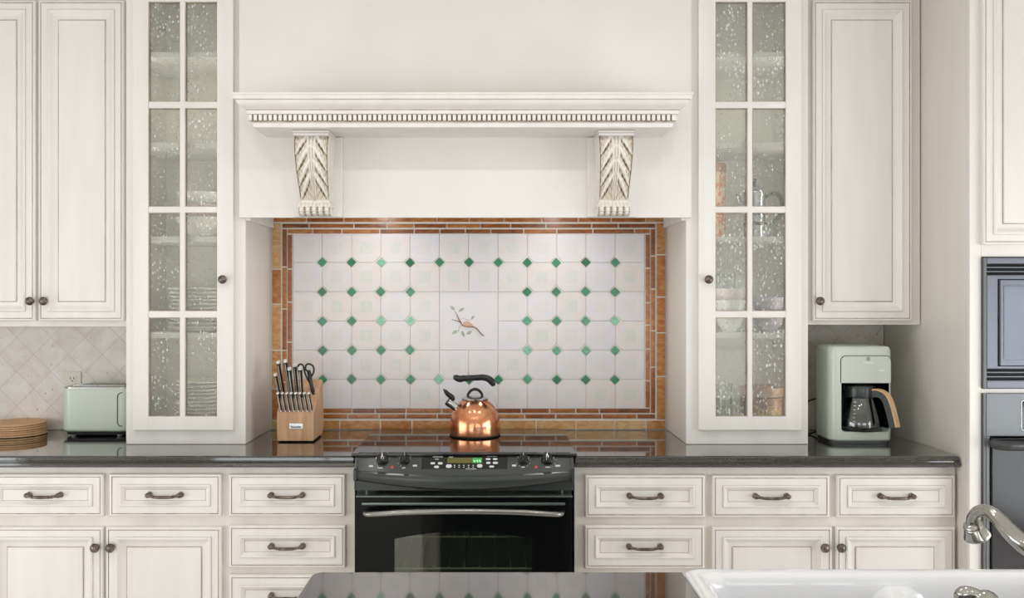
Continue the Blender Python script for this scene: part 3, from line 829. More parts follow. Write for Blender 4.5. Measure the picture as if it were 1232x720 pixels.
# control panel: swept section with a bowed front
XC, HW = -.1008, .3800
def bow(x): u = max(-1, min(1, (x - XC) / HW)); return 1 - u * u
def section(x):
    b = bow(x)
    return [(-.634, .9255), (-.638, .9275), (-.668 - .030 * b, .8715 - .0125 * b), (-.672 - .030 * b, .8690 - .0125 * b), (-.679 - .030 * b, .8655 - .013 * b), (-.683 - .030 * b, .8580 - .014 * b),
            (-.683 - .030 * b, .8500 - .0240 * b), (-.679 - .030 * b, .8420 - .030 * b), (-.670 - .024 * b, .8380 - .0340 * b), (-.668, .8340 - .0340 * b), (-.668, .7985), (-.634, .7985)]
cpn = MB()
NX = 40
xs = [XC - HW * .985 + 2 * HW * .985 * i / NX for i in range(NX + 1)]
cpn.loft([[(x, y, z) for y, z in section(x)] for x in xs], 0, True, True)
for i in range(NX * 0, 1): pass
# end caps of the panel, set a little proud
for s in (-1, 1):
    xa = XC + s * HW * .985; xb = XC + s * (HW + .0045)
    sec = section(xa)
    g = [(-.630, .9215), (-.640, .9240), (-.676, .8760), (-.690, .8720), (-.690, .8400), (-.670, .8300), (-.668, .7985), (-.630, .7985)]
    cpn.loft([[(xa, y, z) for y, z in g], [(xb, y, z) for y, z in g]], 0, True, True)
cpanel = cpn.build('control_panel', PANELB, rng, smooth=30)
def face(px, py):                       # point and frame on the sloping control face
    d = 3.205; x = X(px, d); b = bow(x)
    a = Vector((x, -.638, .9275)); e = Vector((x, -.668 - .030 * b, .8715 - .0125 * b))
    t = (py - 545.2) / (21.0 + 6.5 * b)
    p = a + (e - a) * t
    dn_ = (e - a).normalized(); nx = Vector((1, 0, 0)); nn = nx.cross(dn_).normalized()
    if nn.y > 0: nn = -nn
    return p, dn_, nn
def face_plate(mb, px0, px1, py0, py1, h, r=.004, mi=0, col=None, lift=0.0):
    n = 14
    # follow the bow in strips so the plate hugs the face
    if px1 - px0 > 25:
        xs_ = [px0 + (px1 - px0) * i / n for i in range(n + 1)]
        rows = []
        for q in xs_:
            p0, d0, n0 = face(q, py0); p1, d1, n1 = face(q, py1)
            rows.append([p0 + n0 * lift, p0 + n0 * h, p1 + n1 * h, p1 + n1 * lift])
        mb.loft(rows, mi, True, True)
        return
    p, dn_, nn = face((px0 + px1) / 2, (py0 + py1) / 2)
    pa, _, _ = face((px0 + px1) / 2, py0); pb, _, _ = face((px0 + px1) / 2, py1)
    hh = (pb - pa).length / 2; hw = (X(px1, 3.205) - X(px0, 3.205)) / 2
    r = min(r, hh * .98, hw * .98)
    poly = rrect(-hw, hw, -hh, hh, r, 4)
    M = Matrix((Vector((1, 0, 0)).to_4d(), (-dn_).to_4d(), nn.to_4d(), Vector((0, 0, 0, 1)))).transposed()
    M.col[3] = p.to_4d()
    for i in range(3): M.col[i][3] = 0
    mb.prism(poly, lift, h, 'xy', mi, 0, col, M)
KN = [(460, 553.5, 1.08), (487, 554.0, .94), (629.5, 554.0, .94), (658.5, 553.0, 1.08)]
for (kx, ky, ks) in KN:
    p, dn_, nn = face(kx, ky + 1)
    M = Matrix(((1, -dn_.x, nn.x, p.x), (0, -dn_.y, nn.y, p.y), (0, -dn_.z, nn.z, p.z), (0, 0, 0, 1)))
    kb = MB()
    kb.lathe([(0, .0), (.0215 * ks, .0), (.0215 * ks, .004), (.0195 * ks, .0075), (.0180 * ks, .0125), (.0165 * ks, .0140), (0, .0142)], n=32, M=M)
    kb.box(-.0055, .0055, -.0155 * ks, .0175 * ks, .012, .027, bev=.003, M=M)
    k = kb.build('control_knob', BLACKG, rng)
    pt = MB(); pt.box(-.0011, .0011, .004, .0168 * ks, .0268, .0275, M=M)
    pt.lathe([(.0208 * ks, .0040), (.0222 * ks, .0046), (.0222 * ks, .0016), (.0208 * ks, .0010)], n=32, M=M, cap0=False, cap1=False)
    pt.build('chrome_trim', STEEL, k)
    lg = MB()
    for q in range(11):
        a = math.radians(-60 + q * 30); rr = .0285 * ks
        c = (rr * math.sin(a), rr * math.cos(a))
        if q in (0, 1, 2, 3, 4, 5, 6, 7, 8, 9, 10):
            lg.box(c[0] - .0011, c[0] + .0011, c[1] - .0011, c[1] + .0011, .0, .0005, M=M)
    lg.build('dial_mark', LEGEND, cpanel)
leg = MB()
for (a, b, c, e) in ((444, 449, 561.2, 563.2), (455, 461, 564, 565), (469, 475, 546.2, 547.2), (448, 454, 546.2, 547.2), (497, 502, 560.8, 562.8), (484, 488, 564, 565), (487.5, 491, 546.2, 547.2),
                     (614, 623, 547.8, 548.8), (616, 621, 560.6, 562.6), (627, 631.5, 563, 564), (668, 674, 560.8, 562.8), (656, 662, 563, 564), (646.5, 651.5, 546.0, 547.0), (665.5, 670.5, 546.0, 547.0)):
    face_plate(leg, a, b, c, e, .0006, .0004)
leg.build('printed_legend', LEGEND, cpanel)
for px in (472, 645):
    red = MB(); face_plate(red, px - 1.6, px + 1.6, 562, 565, .0007, .002); red.build('indicator_light', REDM, cpanel)
dp = MB(); face_plate(dp, 507.5, 610.5, 548.6, 565.6, .0012)
disp = dp.build('display_window', BLACKG, cpanel)
lc = MB(); face_plate(lc, 538, 568.5, 552.4, 558.8, .0018, lift=.0010); lc.build('lcd_screen', LCD, disp)
lc = MB(); face_plate(lc, 568.2, 579.8, 552.4, 558.8, .0018, .0004, lift=.0010); lc.build('lcd_screen', LCDG, disp)
dg = MB()
SEG = {'4': 'bcfg', '1': 'bc', '8': 'abcdefg'}
def digit(ch, px):
    w, h = 1.7, 3.2; y0 = 555.0
    S = {'a': (0, w, 0, .5), 'g': (0, w, h / 2 - .25, h / 2 + .25), 'd': (0, w, h - .5, h), 'f': (0, .45, 0, h / 2), 'e': (0, .45, h / 2, h), 'b': (w - .45, w, 0, h / 2), 'c': (w - .45, w, h / 2, h)}
    for s in SEG[ch]:
        a, b, c, e = S[s]; face_plate(dg, px + a, px + b, y0 + c, y0 + e, .0023, .0001, lift=.0019)
digit('4', 569.6); digit('4', 573.4); digit('4', 576.4)
face_plate(dg, 572.0, 572.5, 555.9, 556.4, .0023, .0001, lift=.0019); face_plate(dg, 572.0, 572.5, 557.2, 557.7, .0023, .0001, lift=.0019)
dg.build('clock_digit', LCDD, disp)
bt = MB()
for (a, b, c, e, r) in ((518, 523.5, 558, 560.4, .003), (527, 532.5, 558, 560.6, .003), (522.6, 528.4, 562.2, 565, .004), (536.8, 543.6, 560.6, 564.8, .006), (574, 580.4, 560.2, 564.4, .006), (584.5, 590, 553, 555.2, .003), (593, 598.4, 553, 555.2, .003), (585, 590, 557.4, 560, .003), (593, 599, 557.4, 560, .003), (588.6, 594.6, 562, 564.4, .004)):
    face_plate(bt, a, b, c, e, .0022, r, lift=.0010)
for q in range(5):
    for y_ in (561.2, 563.4):
        face_plate(bt, 546.2 + q * 5.6, 547.8 + q * 5.6, y_, y_ + .9, .0018, .001, lift=.0010)
for (a, b, c, e) in ((520.5, 532.5, 551.0, 551.8), (523, 528, 553.8, 554.5), (586, 598, 550.3, 551.1), (540, 545, 551.2, 552), (560.5, 573, 565.6, 566.2)):
    face_plate(bt, a, b, c, e, .0016, .0004, lift=.0010)
bt.build('button', LEGEND, disp)
# oven door with arched window
od = MB()
ox0, ox1, oz0, oz1 = X(428.5, 3.185), X(688.5, 3.185), .235, .7830
wx0, wx1 = X(474.5, 3.18), X(640, 3.18)
NA = 16
arch = [(wx0 + (wx1 - wx0) * i / NA, Z(649, 3.18) + .026 * (1 - (2 * i / NA - 1) ** 2)) for i in range(NA + 1)]
wz0 = .345
yo0, yo1 = -.690, -.657
def dq(pts, a=yo0, b=yo1): od.prism(pts, b, a, 'xz')
dq([(ox0, oz0), (ox0, oz1), (wx0, oz1), (wx0, oz0)]); dq([(wx1, oz0), (wx1, oz1), (ox1, oz1), (ox1, oz0)])
dq([(wx0, oz0), (wx0, wz0), (wx1, wz0), (wx1, oz0)])
for (a, b) in zip(arch[:-1], arch[1:]): dq([a, (a[0], oz1), (b[0], oz1), b])
odr = od.build('oven_door', DOORB, rng)
wp = arch + [(wx1, wz0), (wx0, wz0)]
MB().prism(wp, yo0 + .001, yo0 + .006, 'xz').build('window_glass', OVENGL, odr)
tr = MB(); tr.box(ox0 - .001, ox1 + .001, -.6915, -.657, .7790, .7835, bev=.001)
tr.box(X(435, 3.17), X(680, 3.17), -.6990, -.6900, Z(608.6, 3.17), Z(605.4, 3.17), bev=.002)
tr.build('door_trim', plain('green_grey_trim', (112, 126, 120), .25, .6), odr)
hd = MB()
hx0, hx1 = X(437.5, 3.15), X(677.5, 3.15)
pts = [(hx0, -.692, .7270), (hx0 + .010, -.720, .7275), (hx0 + .045, -.734, .7310), (hx0 + .16, -.742, .7390), ((hx0 + hx1) / 2, -.745, .7430), (hx1 - .16, -.742, .7390), (hx1 - .045, -.734, .7310), (hx1 - .010, -.720, .7275), (hx1, -.692, .7270)]
hd.tube(spline(pts, 6), [.0085, .0095, .0100, .0100, .0100, .0095, .0085], 14)
hd.build('door_handle', plain('handle_steel', (150, 150, 148), .25, .9), odr)
wd = MB(); wd.box(ox0, ox1, -.688, -.657, .065, .229, bev=.003); wd.build('warming_drawer', BLACKG, rng)

# ------------------------------------------------------------------ tea kettle
kx, ky, kz = X(571.5, 3.64), -.235, .9262
kt = thing('tea_kettle', (kx, ky, kz), 'shiny copper whistling kettle with black grip on the cooktop', 'kettle')
K = Matrix.Translation((kx, ky, kz))
MB().lathe([(0, 0), (.098, 0), (.1008, .0015), (.1008, .0035), (.099, .0048), (0, .0048)], n=56, M=K).build('base', RUBBER, kt)
MB().lathe([(.0985, .0050), (.1000, .008), (.1000, .030), (.0992, .050), (.0965, .070), (.0915, .088), (.0835, .106), (.0720, .122), (.0600, .134), (.0520, .141), (.0480, .1440)], n=64, M=K, cap0=False, cap1=False).build('body', COPPER, kt, smooth=60)
ld = MB()
ld.lathe([(.0500, .1415), (.0535, .1430), (.0540, .1480), (.0500, .1500), (.0440, .1505), (.036, .1535), (.020, .1555), (0, .156)], n=48, M=K, cap0=False)
lid = ld.build('lid', STEEL, kt, smooth=50)
MB().tube(spline([(kx - .029, ky, kz + .1525), (kx - .026, ky, kz + .166), (kx - .014, ky, kz + .179), (kx, ky, kz + .183), (kx + .014, ky, kz + .179), (kx + .026, ky, kz + .166), (kx + .029, ky, kz + .1525)], 6), [.0050, .0062, .0050], 10, 0, True, None, 1.4).build('lid_knob', BLACKP, lid)
sp = MB()
dirs = Vector((-.80, -.10, .60)).normalized()
s0 = Vector((kx - .070, ky - .008, kz + .108))
sp.tube([s0 - dirs * .012, s0, s0 + dirs * .034], [.0200, .0175, .0150], 24)
sp.tube([s0 + dirs * .030, s0 + dirs * .044, s0 + dirs * .047], [.0172, .0172, .0160], 24)
spout = sp.build('spout', STEEL, kt, smooth=40)
wv = MB()
e0 = s0 + dirs * .046
wv.tube([e0, e0 + dirs * .004], .0165, 20)
wv.tube(spline([s0 + dirs * .030 + Vector((.010, 0, .014)), s0 + dirs * .034 + Vector((.006, 0, .024)), s0 + dirs * .046 + Vector((-.002, 0, .031)), s0 + dirs * .050 + Vector((-.009, 0, .042))], 5), [.0065, .0110, .0095, .0070], 10)
wv.box(-.010, .010, -.011, .011, -.003, .003, bev=.002, M=Matrix.Translation(s0 + dirs * .050 + Vector((-.008, 0, .040))) @ Matrix.Rotation(math.radians(48), 4, 'Y'))
wv.build('whistle_lever', BLACKP, spout)
gr = MB()
gz = kz
gp = [(kx - .086, ky, gz + .2285), (kx - .076, ky, gz + .2290), (kx - .060, ky, gz + .2240), (kx - .045, ky, gz + .2265), (kx - .028, ky, gz + .2265), (kx - .010, ky, gz + .2285), (kx + .010, ky, gz + .2290), (kx + .030, ky, gz + .2300), (kx + .050, ky, gz + .2260), (kx + .064, ky, gz + .2160), (kx + .071, ky, gz + .2050), (kx + .074, ky, gz + .1960)]
gr.tube(spline(gp, 4), [.0065, .0108, .0118, .0108, .0102, .0100, .0102, .0108, .0116, .0120, .0104, .0062], 14, 0, True, None, 1.15)
grip = gr.build('grip_handle', BLACKP, kt, smooth=60)
st = MB()
pts = spline([(kx + .073, ky, gz + .200), (kx + .0735, ky, gz + .170), (kx + .078, ky, gz + .140), (kx + .088, ky, gz + .118), (kx + .0915, ky, gz + .098)], 5)
rings = []
for p in pts: rings.append([p + Vector((-.0008, -.008, 0)), p + Vector((.0008, -.008, 0)), p + Vector((.0008, .008, 0)), p + Vector((-.0008, .008, 0))])
st.loft(rings)
st.build('steel_strap', STEEL, grip)
em = MB()  # fine silver strokes round the front of the body
R_ = .1004
for q in range(9):
    a = math.radians(-92 + q * 3.4); hgt = [.011, .006, .008, .011, .006, .009, .006, .010, .007][q]
    p = Vector((R_ * math.cos(a), R_ * math.sin(a), .040))
    p2 = Vector((R_ * math.cos(a + .02), R_ * math.sin(a + .02), .040 + hgt))
    em.tube([K @ p, K @ p2], .0011, 6)
pp = [K @ Vector((R_ * math.cos(math.radians(-92 + 3.4 * q * .5)), R_ * math.sin(math.radians(-92 + 3.4 * q * .5)), .0415 + .003 * (q % 2))) for q in range(17)]
em.tube(pp, .0010, 6)
em.build('silver_strokes', STEEL, kt)

# ------------------------------------------------------------------ knife block and knives
kb0 = Vector((X(333.5, 3.54), -.335, .9148))
kbw = .142
blk = thing('knife_block', (kb0.x + kbw / 2, -.24, .9148), 'slanted beech knife block full of knives left of the cooktop', 'knife block')
prof = [(-.335, .920), (-.335, 1.032), (-.318, 1.044), (-.235, 1.098), (-.160, 1.142), (-.138, 1.128), (-.125, .955), (-.150, .920)]
MB().prism(prof, kb0.x, kb0.x + kbw, 'yz', 0, .0025).build('wooden_body', WOOD, blk)
ft = MB()
for xx in (kb0.x + .006, kb0.x + kbw - .022):
    for yy in (-.328, -.172): ft.box(xx, xx + .016, yy, yy + .016, .9148, .9198, bev=.001)
ft.build('foot', RUBBER, blk)
bx0, bx1 = X(348, 3.533), X(364.5, 3.533)
bdg = MB().box(bx0, bx1, -.3372, -.3352, Z(516.5, 3.533), Z(509.8, 3.533), bev=.0007).build('metal_badge', STEEL, blk)
bl = MB()
zz = Z(514.8, 3.533)
bl.box(bx0 + .005, bx1 - .006, -.3378, -.3373, zz - .0010, zz + .0004)
for q in range(8):
    xx = bx0 + .006 + q * .0049; hh = [.0100, .0050, .0060, .0045, .0055, .0045, .0058, .0045][q]
    bl.tube(spline([(xx, -.3375, zz), (xx + .0012, -.3375, zz + hh), (xx + .0030, -.3375, zz + hh * .6), (xx + .0032, -.3375, zz)], 3), .0007, 5)
bl.build('script_mark', SLOT, bdg)
ORD = ['first', 'second', 'third', 'fourth', 'fifth', 'sixth', 'seventh', 'eighth']
def knife(name, base, lean, length, rad, label, group, cat='knife'):
    """handle from its slot upward; lean = direction"""
    u = Vector(lean).normalized()
    base = Vector(base)
    t = thing(name, base, label, cat, group)
    q = Vector((0, 0, 1)).rotation_difference(u).to_matrix().to_4x4()
    M = Matrix.Translation(base) @ q
    prof = [(rad * .80, .0050), (rad * .95, length * .15), (rad * .86, length * .45), (rad * .95, length * .75), (rad * 1.10, length * .93)]
    mb = MB()
    mb.lathe(prof, n=14, M=M @ Matrix.Diagonal((.78, 1.25, 1, 1)))
    mb.build('handle', BLACKP, t)
    mb = MB()
    mb.lathe([(rad * .75, .0002), (rad * .95, .0015), (rad * .88, .0052)], n=14, M=M @ Matrix.Diagonal((.78, 1.25, 1, 1)))
    mb.build('bolster', STEEL, t)
    mb = MB()
    mb.lathe([(rad * 1.12, length * .93), (rad * 1.16, length * .95), (rad * 1.10, length * .99), (rad * .5, length * 1.005), (0, length * 1.006)], n=14, M=M @ Matrix.Diagonal((.78, 1.25, 1, 1)))
    mb.build('end_cap', CAPM, t)
    mb = MB(); mb.box(-rad * .80, -rad * .55, -.0017, .0017, length * .10, length * .93, M=M); mb.box(-.0012, .0012, -rad * 1.30, -rad * 1.0, length * .06, length * .93, M=M)
    mb.build('spine', CAPM, t)
    return t
for i in range(8):
    bx = X(338.5 + i * 5.25, 3.54)
    zb = 1.0338; yb = -.3315
    tx = -.115
    lab = ('leftmost' if i == 0 else 'rightmost' if i == 7 else ORD[i]) + (' black-handled steak knife in the lower front row of the block' if i in (0, 7) else ' black-handled steak knife from the left in the block\'s lower row')
    knife('steak_knife', (bx, yb - .002, zb), (tx, -.26, 1), .078, .0068, lab, 'steak knives in the knife block')
BK = [((337, 470), (331.0, 450.0), .0080, 'small paring knife at the left edge of the knife block\'s back rows'),
      ((341, 466), (334.5, 434.5), .0092, 'tall knife with white-tipped grip, first from left in the block\'s top row'),
      ((349.0, 464), (343.0, 433.0), .0092, 'tall knife with white-tipped grip, second from left in the block\'s top row'),
      ((352.5, 468), (348.0, 442.5), .0090, 'knife with flat steel end standing midway in the block, before the tall ones'),
      ((357.5, 466), (354.5, 438.5), .0092, 'tall knife third from left in the block\'s top row'),
      ((363.5, 468), (361.0, 442.0), .0098, 'broad-handled knife beside the scissors in the block')]
for k, ((ax, ay), (tx_, ty), r, lab) in enumerate(BK):
    d0 = 3.60 if ay >= 468 else 3.63
    b = Vector((X(ax, d0), d0 - CAMD, 0))
    # stand the bolster on the slanted top
    yy = b.y
    zt = 1.044 + (yy + .318) * (1.098 - 1.044) / (.083) if yy < -.235 else 1.098 + (yy + .235) * (.044 / .075)
    d1 = d0 - .035
    tp = Vector((X(tx_, d1), d1 - CAMD, Z(ty, d1)))
    b.z = zt + .0015; b.x = X(ax, d0)
    knife('kitchen_knife', b, tp - b, (tp - b).length, r, lab, 'large knives in the knife block')
sx = thing('kitchen_scissors', (X(377, 3.62), -.25, 1.09), 'black kitchen scissors at the outer end of the knife block', 'scissors')
sc_ = MB()
d1 = 3.60
def sp_(px, py, dd=0): return Vector((X(px, d1), d1 - CAMD + dd, Z(py, d1)))
sc_.tube(spline([sp_(375.6, 468, .0), sp_(374.0, 461, .0), sp_(372.5, 452, .0), sp_(371.5, 446, -.005)], 5), [.0065, .0075, .0085, .0075], 10)
sc_.tube(spline([sp_(371.5, 448), sp_(367.6, 444.5), sp_(368.4, 439.5), sp_(372.5, 438.2), sp_(376.6, 441.0), sp_(377.6, 446.5), sp_(375.4, 452), sp_(373.4, 455)], 5), .0036, 8)
sc_.build('handle', BLACKP, sx, smooth=60)
so = MB(); so.tube(spline([sp_(362.6, 451), sp_(358.2, 446.5, .012), sp_(358.2, 440.6, .012), sp_(361.0, 438.6, .012), sp_(364.0, 440.6, .012), sp_(365.2, 446.0, .012), sp_(368.5, 455, .010), sp_(373.5, 463, .004)], 5), .0034, 8)
so.build('handle', BLACKP, sx, smooth=60)
pv = MB(); pv.tube([sp_(376.6, 471.5, -.004), sp_(376.6, 471.5, -.012)], .0062, 14)
pv.tube(spline([sp_(374.4, 464), sp_(376.2, 470), sp_(377.4, 475)], 4), [.0070, .0085, .0050], 10)
pv.build('pivot', BLACKP, sx)

# ------------------------------------------------------------------ toaster
ts = thing('toaster', (-1.60, -.12, .9145), 'pale sage green toaster on the worktop below the outlet', 'toaster')
x0, x1, y0, y1 = X(70.5, 3.67), -1.452, -.202, -.034
base = rrect(x0, x1, y0, y1, .050, 8)
tb_ = MB()
rings = []
for ins, z in ((.012, .932), (.003, .938), (0, .947), (0, 1.060), (.0015, 1.098), (.0050, 1.108)):
    rings.append([(a, b, z) for a, b in inset(base, ins)])
tb_.loft(rings, 0, True, True); tb_.build('shell', SAGE, ts, smooth=50)
tt = MB(); rings = [[(a, b, z) for a, b in inset(base, ins)] for ins, z in ((.0052, 1.1085), (.0056, 1.1125), (.010, 1.1145), (.013, 1.1135))]
tt.loft(rings, 0, False, True)
top = tt.build('top_trim', STEEL, ts, smooth=50)
sl = MB()
for yy in (-.158, -.098): sl.box(x0 + .045, x1 - .045, yy, yy + .026, 1.1137, 1.1143)
sl.build('bread_slot', SLOT, top)
rails = MB()
for yy in (-.160, -.131, -.100, -.071): rails.box(x0 + .040, x1 - .040, yy - .002, yy + .001, 1.1138, 1.1185, bev=.0005)
rails.build('slot_rim', STEEL, top)
tbm = MB(); tbm.prism(rrect(x0 + .016, x1 - .016, y0 + .014, y1 - .014, .036, 6), .9215, .9318, 'xy'); tbm.build('base', RUBBER, ts)
for (a, b) in ((x0 + .050, y0 + .028), (x1 - .055, y0 + .028), (x0 + .050, y1 - .03), (x1 - .055, y1 - .03)):
    MB().lathe([(.0100, .9146), (.0115, .9165), (.0115, .9213)], (a, b, 0), 14).build('foot', SOFTSTEEL, ts)
# control end: rounded outline wrapping round the right-hand corner
def per(s, z, out=.0015):
    """point along the shell's plan, s from the start of the front-right corner towards the right end"""
    r = .050; cx, cy = x1 - r, y0 + r
    if s < 0: return Vector((cx + s, y0 - out, z))
    L2 = r * PI / 2
    if s < L2:
        a = -PI / 2 + s / r
        return Vector((cx + (r + out) * math.cos(a), cy + (r + out) * math.sin(a), z))
    return Vector((x1 + out, cy + (s - L2), z))
s0_, s1_ = -.004, .050 * PI / 2 + .068 + .050 * PI / 2 - .012
poly = rrect(s0_, s1_ - .03, .958, 1.092, .016, 5)
ol_ = MB(); ol_.tube([per(a, b) for a, b in poly] + [per(*poly[0])], .0014, 6); ol_.build('panel_outline', SLOT, ts)
lv = MB(); c = per(.042, 1.070); lv.box(-.010, .010, -.009, .012, -.005, .005, bev=.002, M=Matrix.Translation(c) @ Matrix.Rotation(math.radians(48), 4, 'Z')); lv.build('lever', STEEL, ts)
dk = MB(); c = per(.045, .985); dk.lathe([(.012, 0), (.012, .010), (.010, .012), (0, .012)], n=20, M=Matrix.Translation(c) @ Matrix.Rotation(math.radians(52), 4, 'Z') @ Matrix.Rotation(PI / 2, 4, 'X')); dk.build('dial', STEEL, ts)

# ------------------------------------------------------------------ cork trivets
tvx, tvy = X(20, 3.75), -.128
NT = 6; th = .0083
names = ['topmost', 'second from top', 'third from top', 'third from bottom', 'second from bottom', 'lowest']
rr_ = random.Random(3)
for k in range(NT):
    z = .9146 + (NT - 1 - k) * (th + .0003)
    dx, dy = (rr_.uniform(-.0015, .0015), rr_.uniform(-.0015, .0015))
    o = MB().lathe([(0, 0), (.1135, 0), (.1165, .0014), (.118, th * .5), (.1165, th - .0014), (.1135, th), (.105, th - .0003), (0, th)], (tvx + dx, tvy + dy, z), 56).build('cork_trivet', CORK)
    tag(o, names[k][0].upper() + names[k][1:] + ' round woven cork trivet in the stack beside the toaster', 'trivet', 'cork trivets stacked on the worktop')

# ------------------------------------------------------------------ coffee maker and carafe
cmx0, cmx1, cmy0, cmy1 = 1.288, 1.5230, -.384, -.185
cm = thing('coffee_maker', (1.417, -.28, .9145), 'sage green drip coffee maker at the right end of the worktop', 'coffee maker')
full = rrect(cmx0, cmx1, cmy0, cmy1, (.040, .050, .0400, .020), 8)
body = MB()
nx0, nx1, nyb = 1.3285, 1.5165, -.235
body.loft([[(a, b, z) for a, b in inset(full, i)] for i, z in ((.005, .9265), (.001, .9300), (0, .935), (0, .9615))], 0, True, True)
body.loft([[(a, b, z) for a, b in inset(full, i)] for i, z in ((0, 1.148), (0, 1.270), (.003, 1.281), (.010, 1.2870), (.030, 1.2905))], 0, True, True)
# back and cheeks beside the cavity
lo = [p for p in full if p[0] < nx0]; 
left = [(cmx0 + .026, cmy0), (nx0, cmy0), (nx0, nyb), (nx1, nyb), (nx1, cmy0 + .001)]
outer = rrect(cmx0, cmx1, cmy0, cmy1, (.040, .050, .0400, .020), 8)
# order: start at the front-left end of the notch, run round the outside to the front-right end, then back through the notch
fl = [p for p in outer[18:27]]            # x0y0 corner
fr = [p for p in outer[27:36]]            # x1y0 corner
cpoly = list(reversed(fl)) + list(reversed(outer[9:18])) + list(reversed(outer[0:9])) + list(reversed(fr))
cpoly = [p for p in cpoly if not (p[1] < cmy0 + .0008 and nx0 < p[0] < nx1)]
start = [(nx0, nyb), (nx0, cmy0)] if True else []
notch_r = [q for q in cpoly if q[0] > nx1 and q[1] < nyb]
cpoly2 = start + cpoly + [(nx1, cmy0 + .0035), (nx1, nyb)]
n_ = len(cpoly2)
vs = [(a, b, .9615) for a, b in cpoly2] + [(a, b, 1.148) for a, b in cpoly2]
body.add(vs, [(i, (i + 1) % n_, n_ + (i + 1) % n_, n_ + i) for i in range(n_)])
bodyo = body.build('body', SAGE, cm, smooth=40)
# fillets that round the lower corners of the opening
for (cx, s) in ((nx0, 1), (nx1, -1)):
    fi = MB(); r = .016
    pl = [(cx, .9612)] + [(cx + s * r * (1 - math.sin(PI / 2 * q / 6)), .9612 + r * (1 - math.cos(PI / 2 * q / 6))) for q in range(7)]
    fi.prism(pl, cmy0 + .0005 if s > 0 else cmy0 + .0035, nyb, 'xz')
    fi.build('opening_corner', SAGE, bodyo)
lnr = MB()
e = .0012
lnr.box(nx0, nx0 + e, cmy0 + .008, nyb, .9618, 1.1478); lnr.box(nx1 - e, nx1, cmy0 + .008, nyb, .9618, 1.1478)
lnr.box(nx0 + e, nx1 - e, nyb - e, nyb, .9618, 1.1478); lnr.box(nx0 + e, nx1 - e, cmy0 + .006, nyb - e, 1.1466, 1.1478)
lnr.build('cavity_lining', BLACKG, cm)
MB().prism(rrect(cmx0 + .006, cmx1 - .006, cmy0 + .006, cmy1 - .006, (.036, .046, .0360, .018), 8), .9146, .9266, 'xy').build('foot_ring', PANELB, cm)
dc = (nx0 + nx1) / 2 - .004
MB().lathe([(.070, .9617), (.070, .9652), (.066, .9660), (0, .9660)], (dc, -.325, 0), 36).build('hot_plate', RUBBER, cm)
# brewing door: glossy, with a dark outline and a printed mark
def arch_poly(a, b, c, e, r): return rrect(a, b, c, e, (r, r, 0, 0), 8)
MB().prism(arch_poly(nx0 - .0035, nx1 + .0022, 1.1480, 1.2535, .021), cmy0 + .001, cmy0 - .0008, 'xz').build('door_seam', SLOT, cm)
bdoor = MB().prism(arch_poly(nx0 - .001, nx1, 1.1482, 1.2510, .019), cmy0 - .0006, cmy0 - .0036, 'xz', 0, .0008).build('brew_door', SAGEG, cm)
lgm = MB(); lx = X(1044.3, 3.484)
lgm.prism(rrect(lx - .0075, lx + .0075, 1.2330, 1.2480, .005, 4), cmy0 - .0037, cmy0 - .0041, 'xz')
lgm.build('emblem', plain('bronze_mark', (150, 152, 134), .3), bdoor)
lt = MB()
for q in range(6): lt.prism(rrect(lx - .018 + q * .0064, lx - .0135 + q * .0064, 1.2235, 1.2285, .0012, 2), cmy0 - .0037, cmy0 - .0041, 'xz')
lx2 = X(1060.5, 3.484)
lt.prism(rrect(lx2 - .010, lx2 + .010, 1.1945, 1.1985, .001, 2), cmy0 - .0037, cmy0 - .0041, 'xz')
lt.build('printed_mark', WHITEC, bdoor)
cd = MB()
cd.tube(spline([(1.345, -.1840, .955), (1.325, -.150, .935), (1.300, -.135, .919), (1.262, -.125, .9182), (1.225, -.12, .9182)], 6), .0034, 8)
cd.tube(spline([(1.225, -.11, 1.020), (1.262, -.120, 1.034), (1.300, -.135, 1.055), (1.330, -.160, 1.068), (1.345, -.1840, 1.070)], 6), .0026, 8)
cd.build('power_cord', RUBBER, cm)
# carafe
cc = Vector((dc, -.335, .9663))
cf = thing('coffee_carafe', cc, 'glass coffee carafe with grey collar and wood-edged handle in the coffee maker', 'carafe')
C_ = Matrix.Translation(cc)
MB().lathe([(0, .0002), (.066, .0002), (.0755, .006), (.0780, .014), (.0765, .035), (.0690, .072), (.0600, .106), (.0545, .124), (.0530, .124), (.0585, .106), (.0675, .072), (.0750, .035), (.0765, .014), (.073, .008), (0, .003)], n=48, M=C_, cap0=False, cap1=False).build('glass_body', CARAFEG, cf, smooth=60)
cl = MB(); cl.lathe([(.0500, .1235), (.0560, .1235), (.0585, .128), (.0585, .160), (.0560, .168), (.048, .172), (0, .174)], n=48, M=C_)
cl.lathe([(.012, .172), (.010, .179), (0, .180)], n=20, M=C_)
cl.build('collar', PANELB, cf, smooth=40)
mk = MB()
for q in range(7):
    zz = .022 + q * .0145; rr = .0785 - (zz - .014) * .190
    for a_ in (205, 209):
        a = math.radians(a_ + 25)
        mk.box(-.0022, .0022, -.0004, .0004, -.0016, .0016, M=C_ @ Matrix.Translation(((rr + .0008) * math.cos(a), (rr + .0008) * math.sin(a), zz)) @ Matrix.Rotation(a + PI / 2, 4, 'Z'))
mk.build('scale_mark', LEGEND, cf)
hdv = Vector((.60, -.80, 0))
def hp_(o, z): return cc + hdv * o + Vector((0, 0, z))
path = spline([hp_(.050, .150), hp_(.075, .153), hp_(.100, .146), hp_(.119, .126), hp_(.131, .095), hp_(.141, .060), hp_(.150, .022)], 6)
side = Vector((.80, .60, 0))
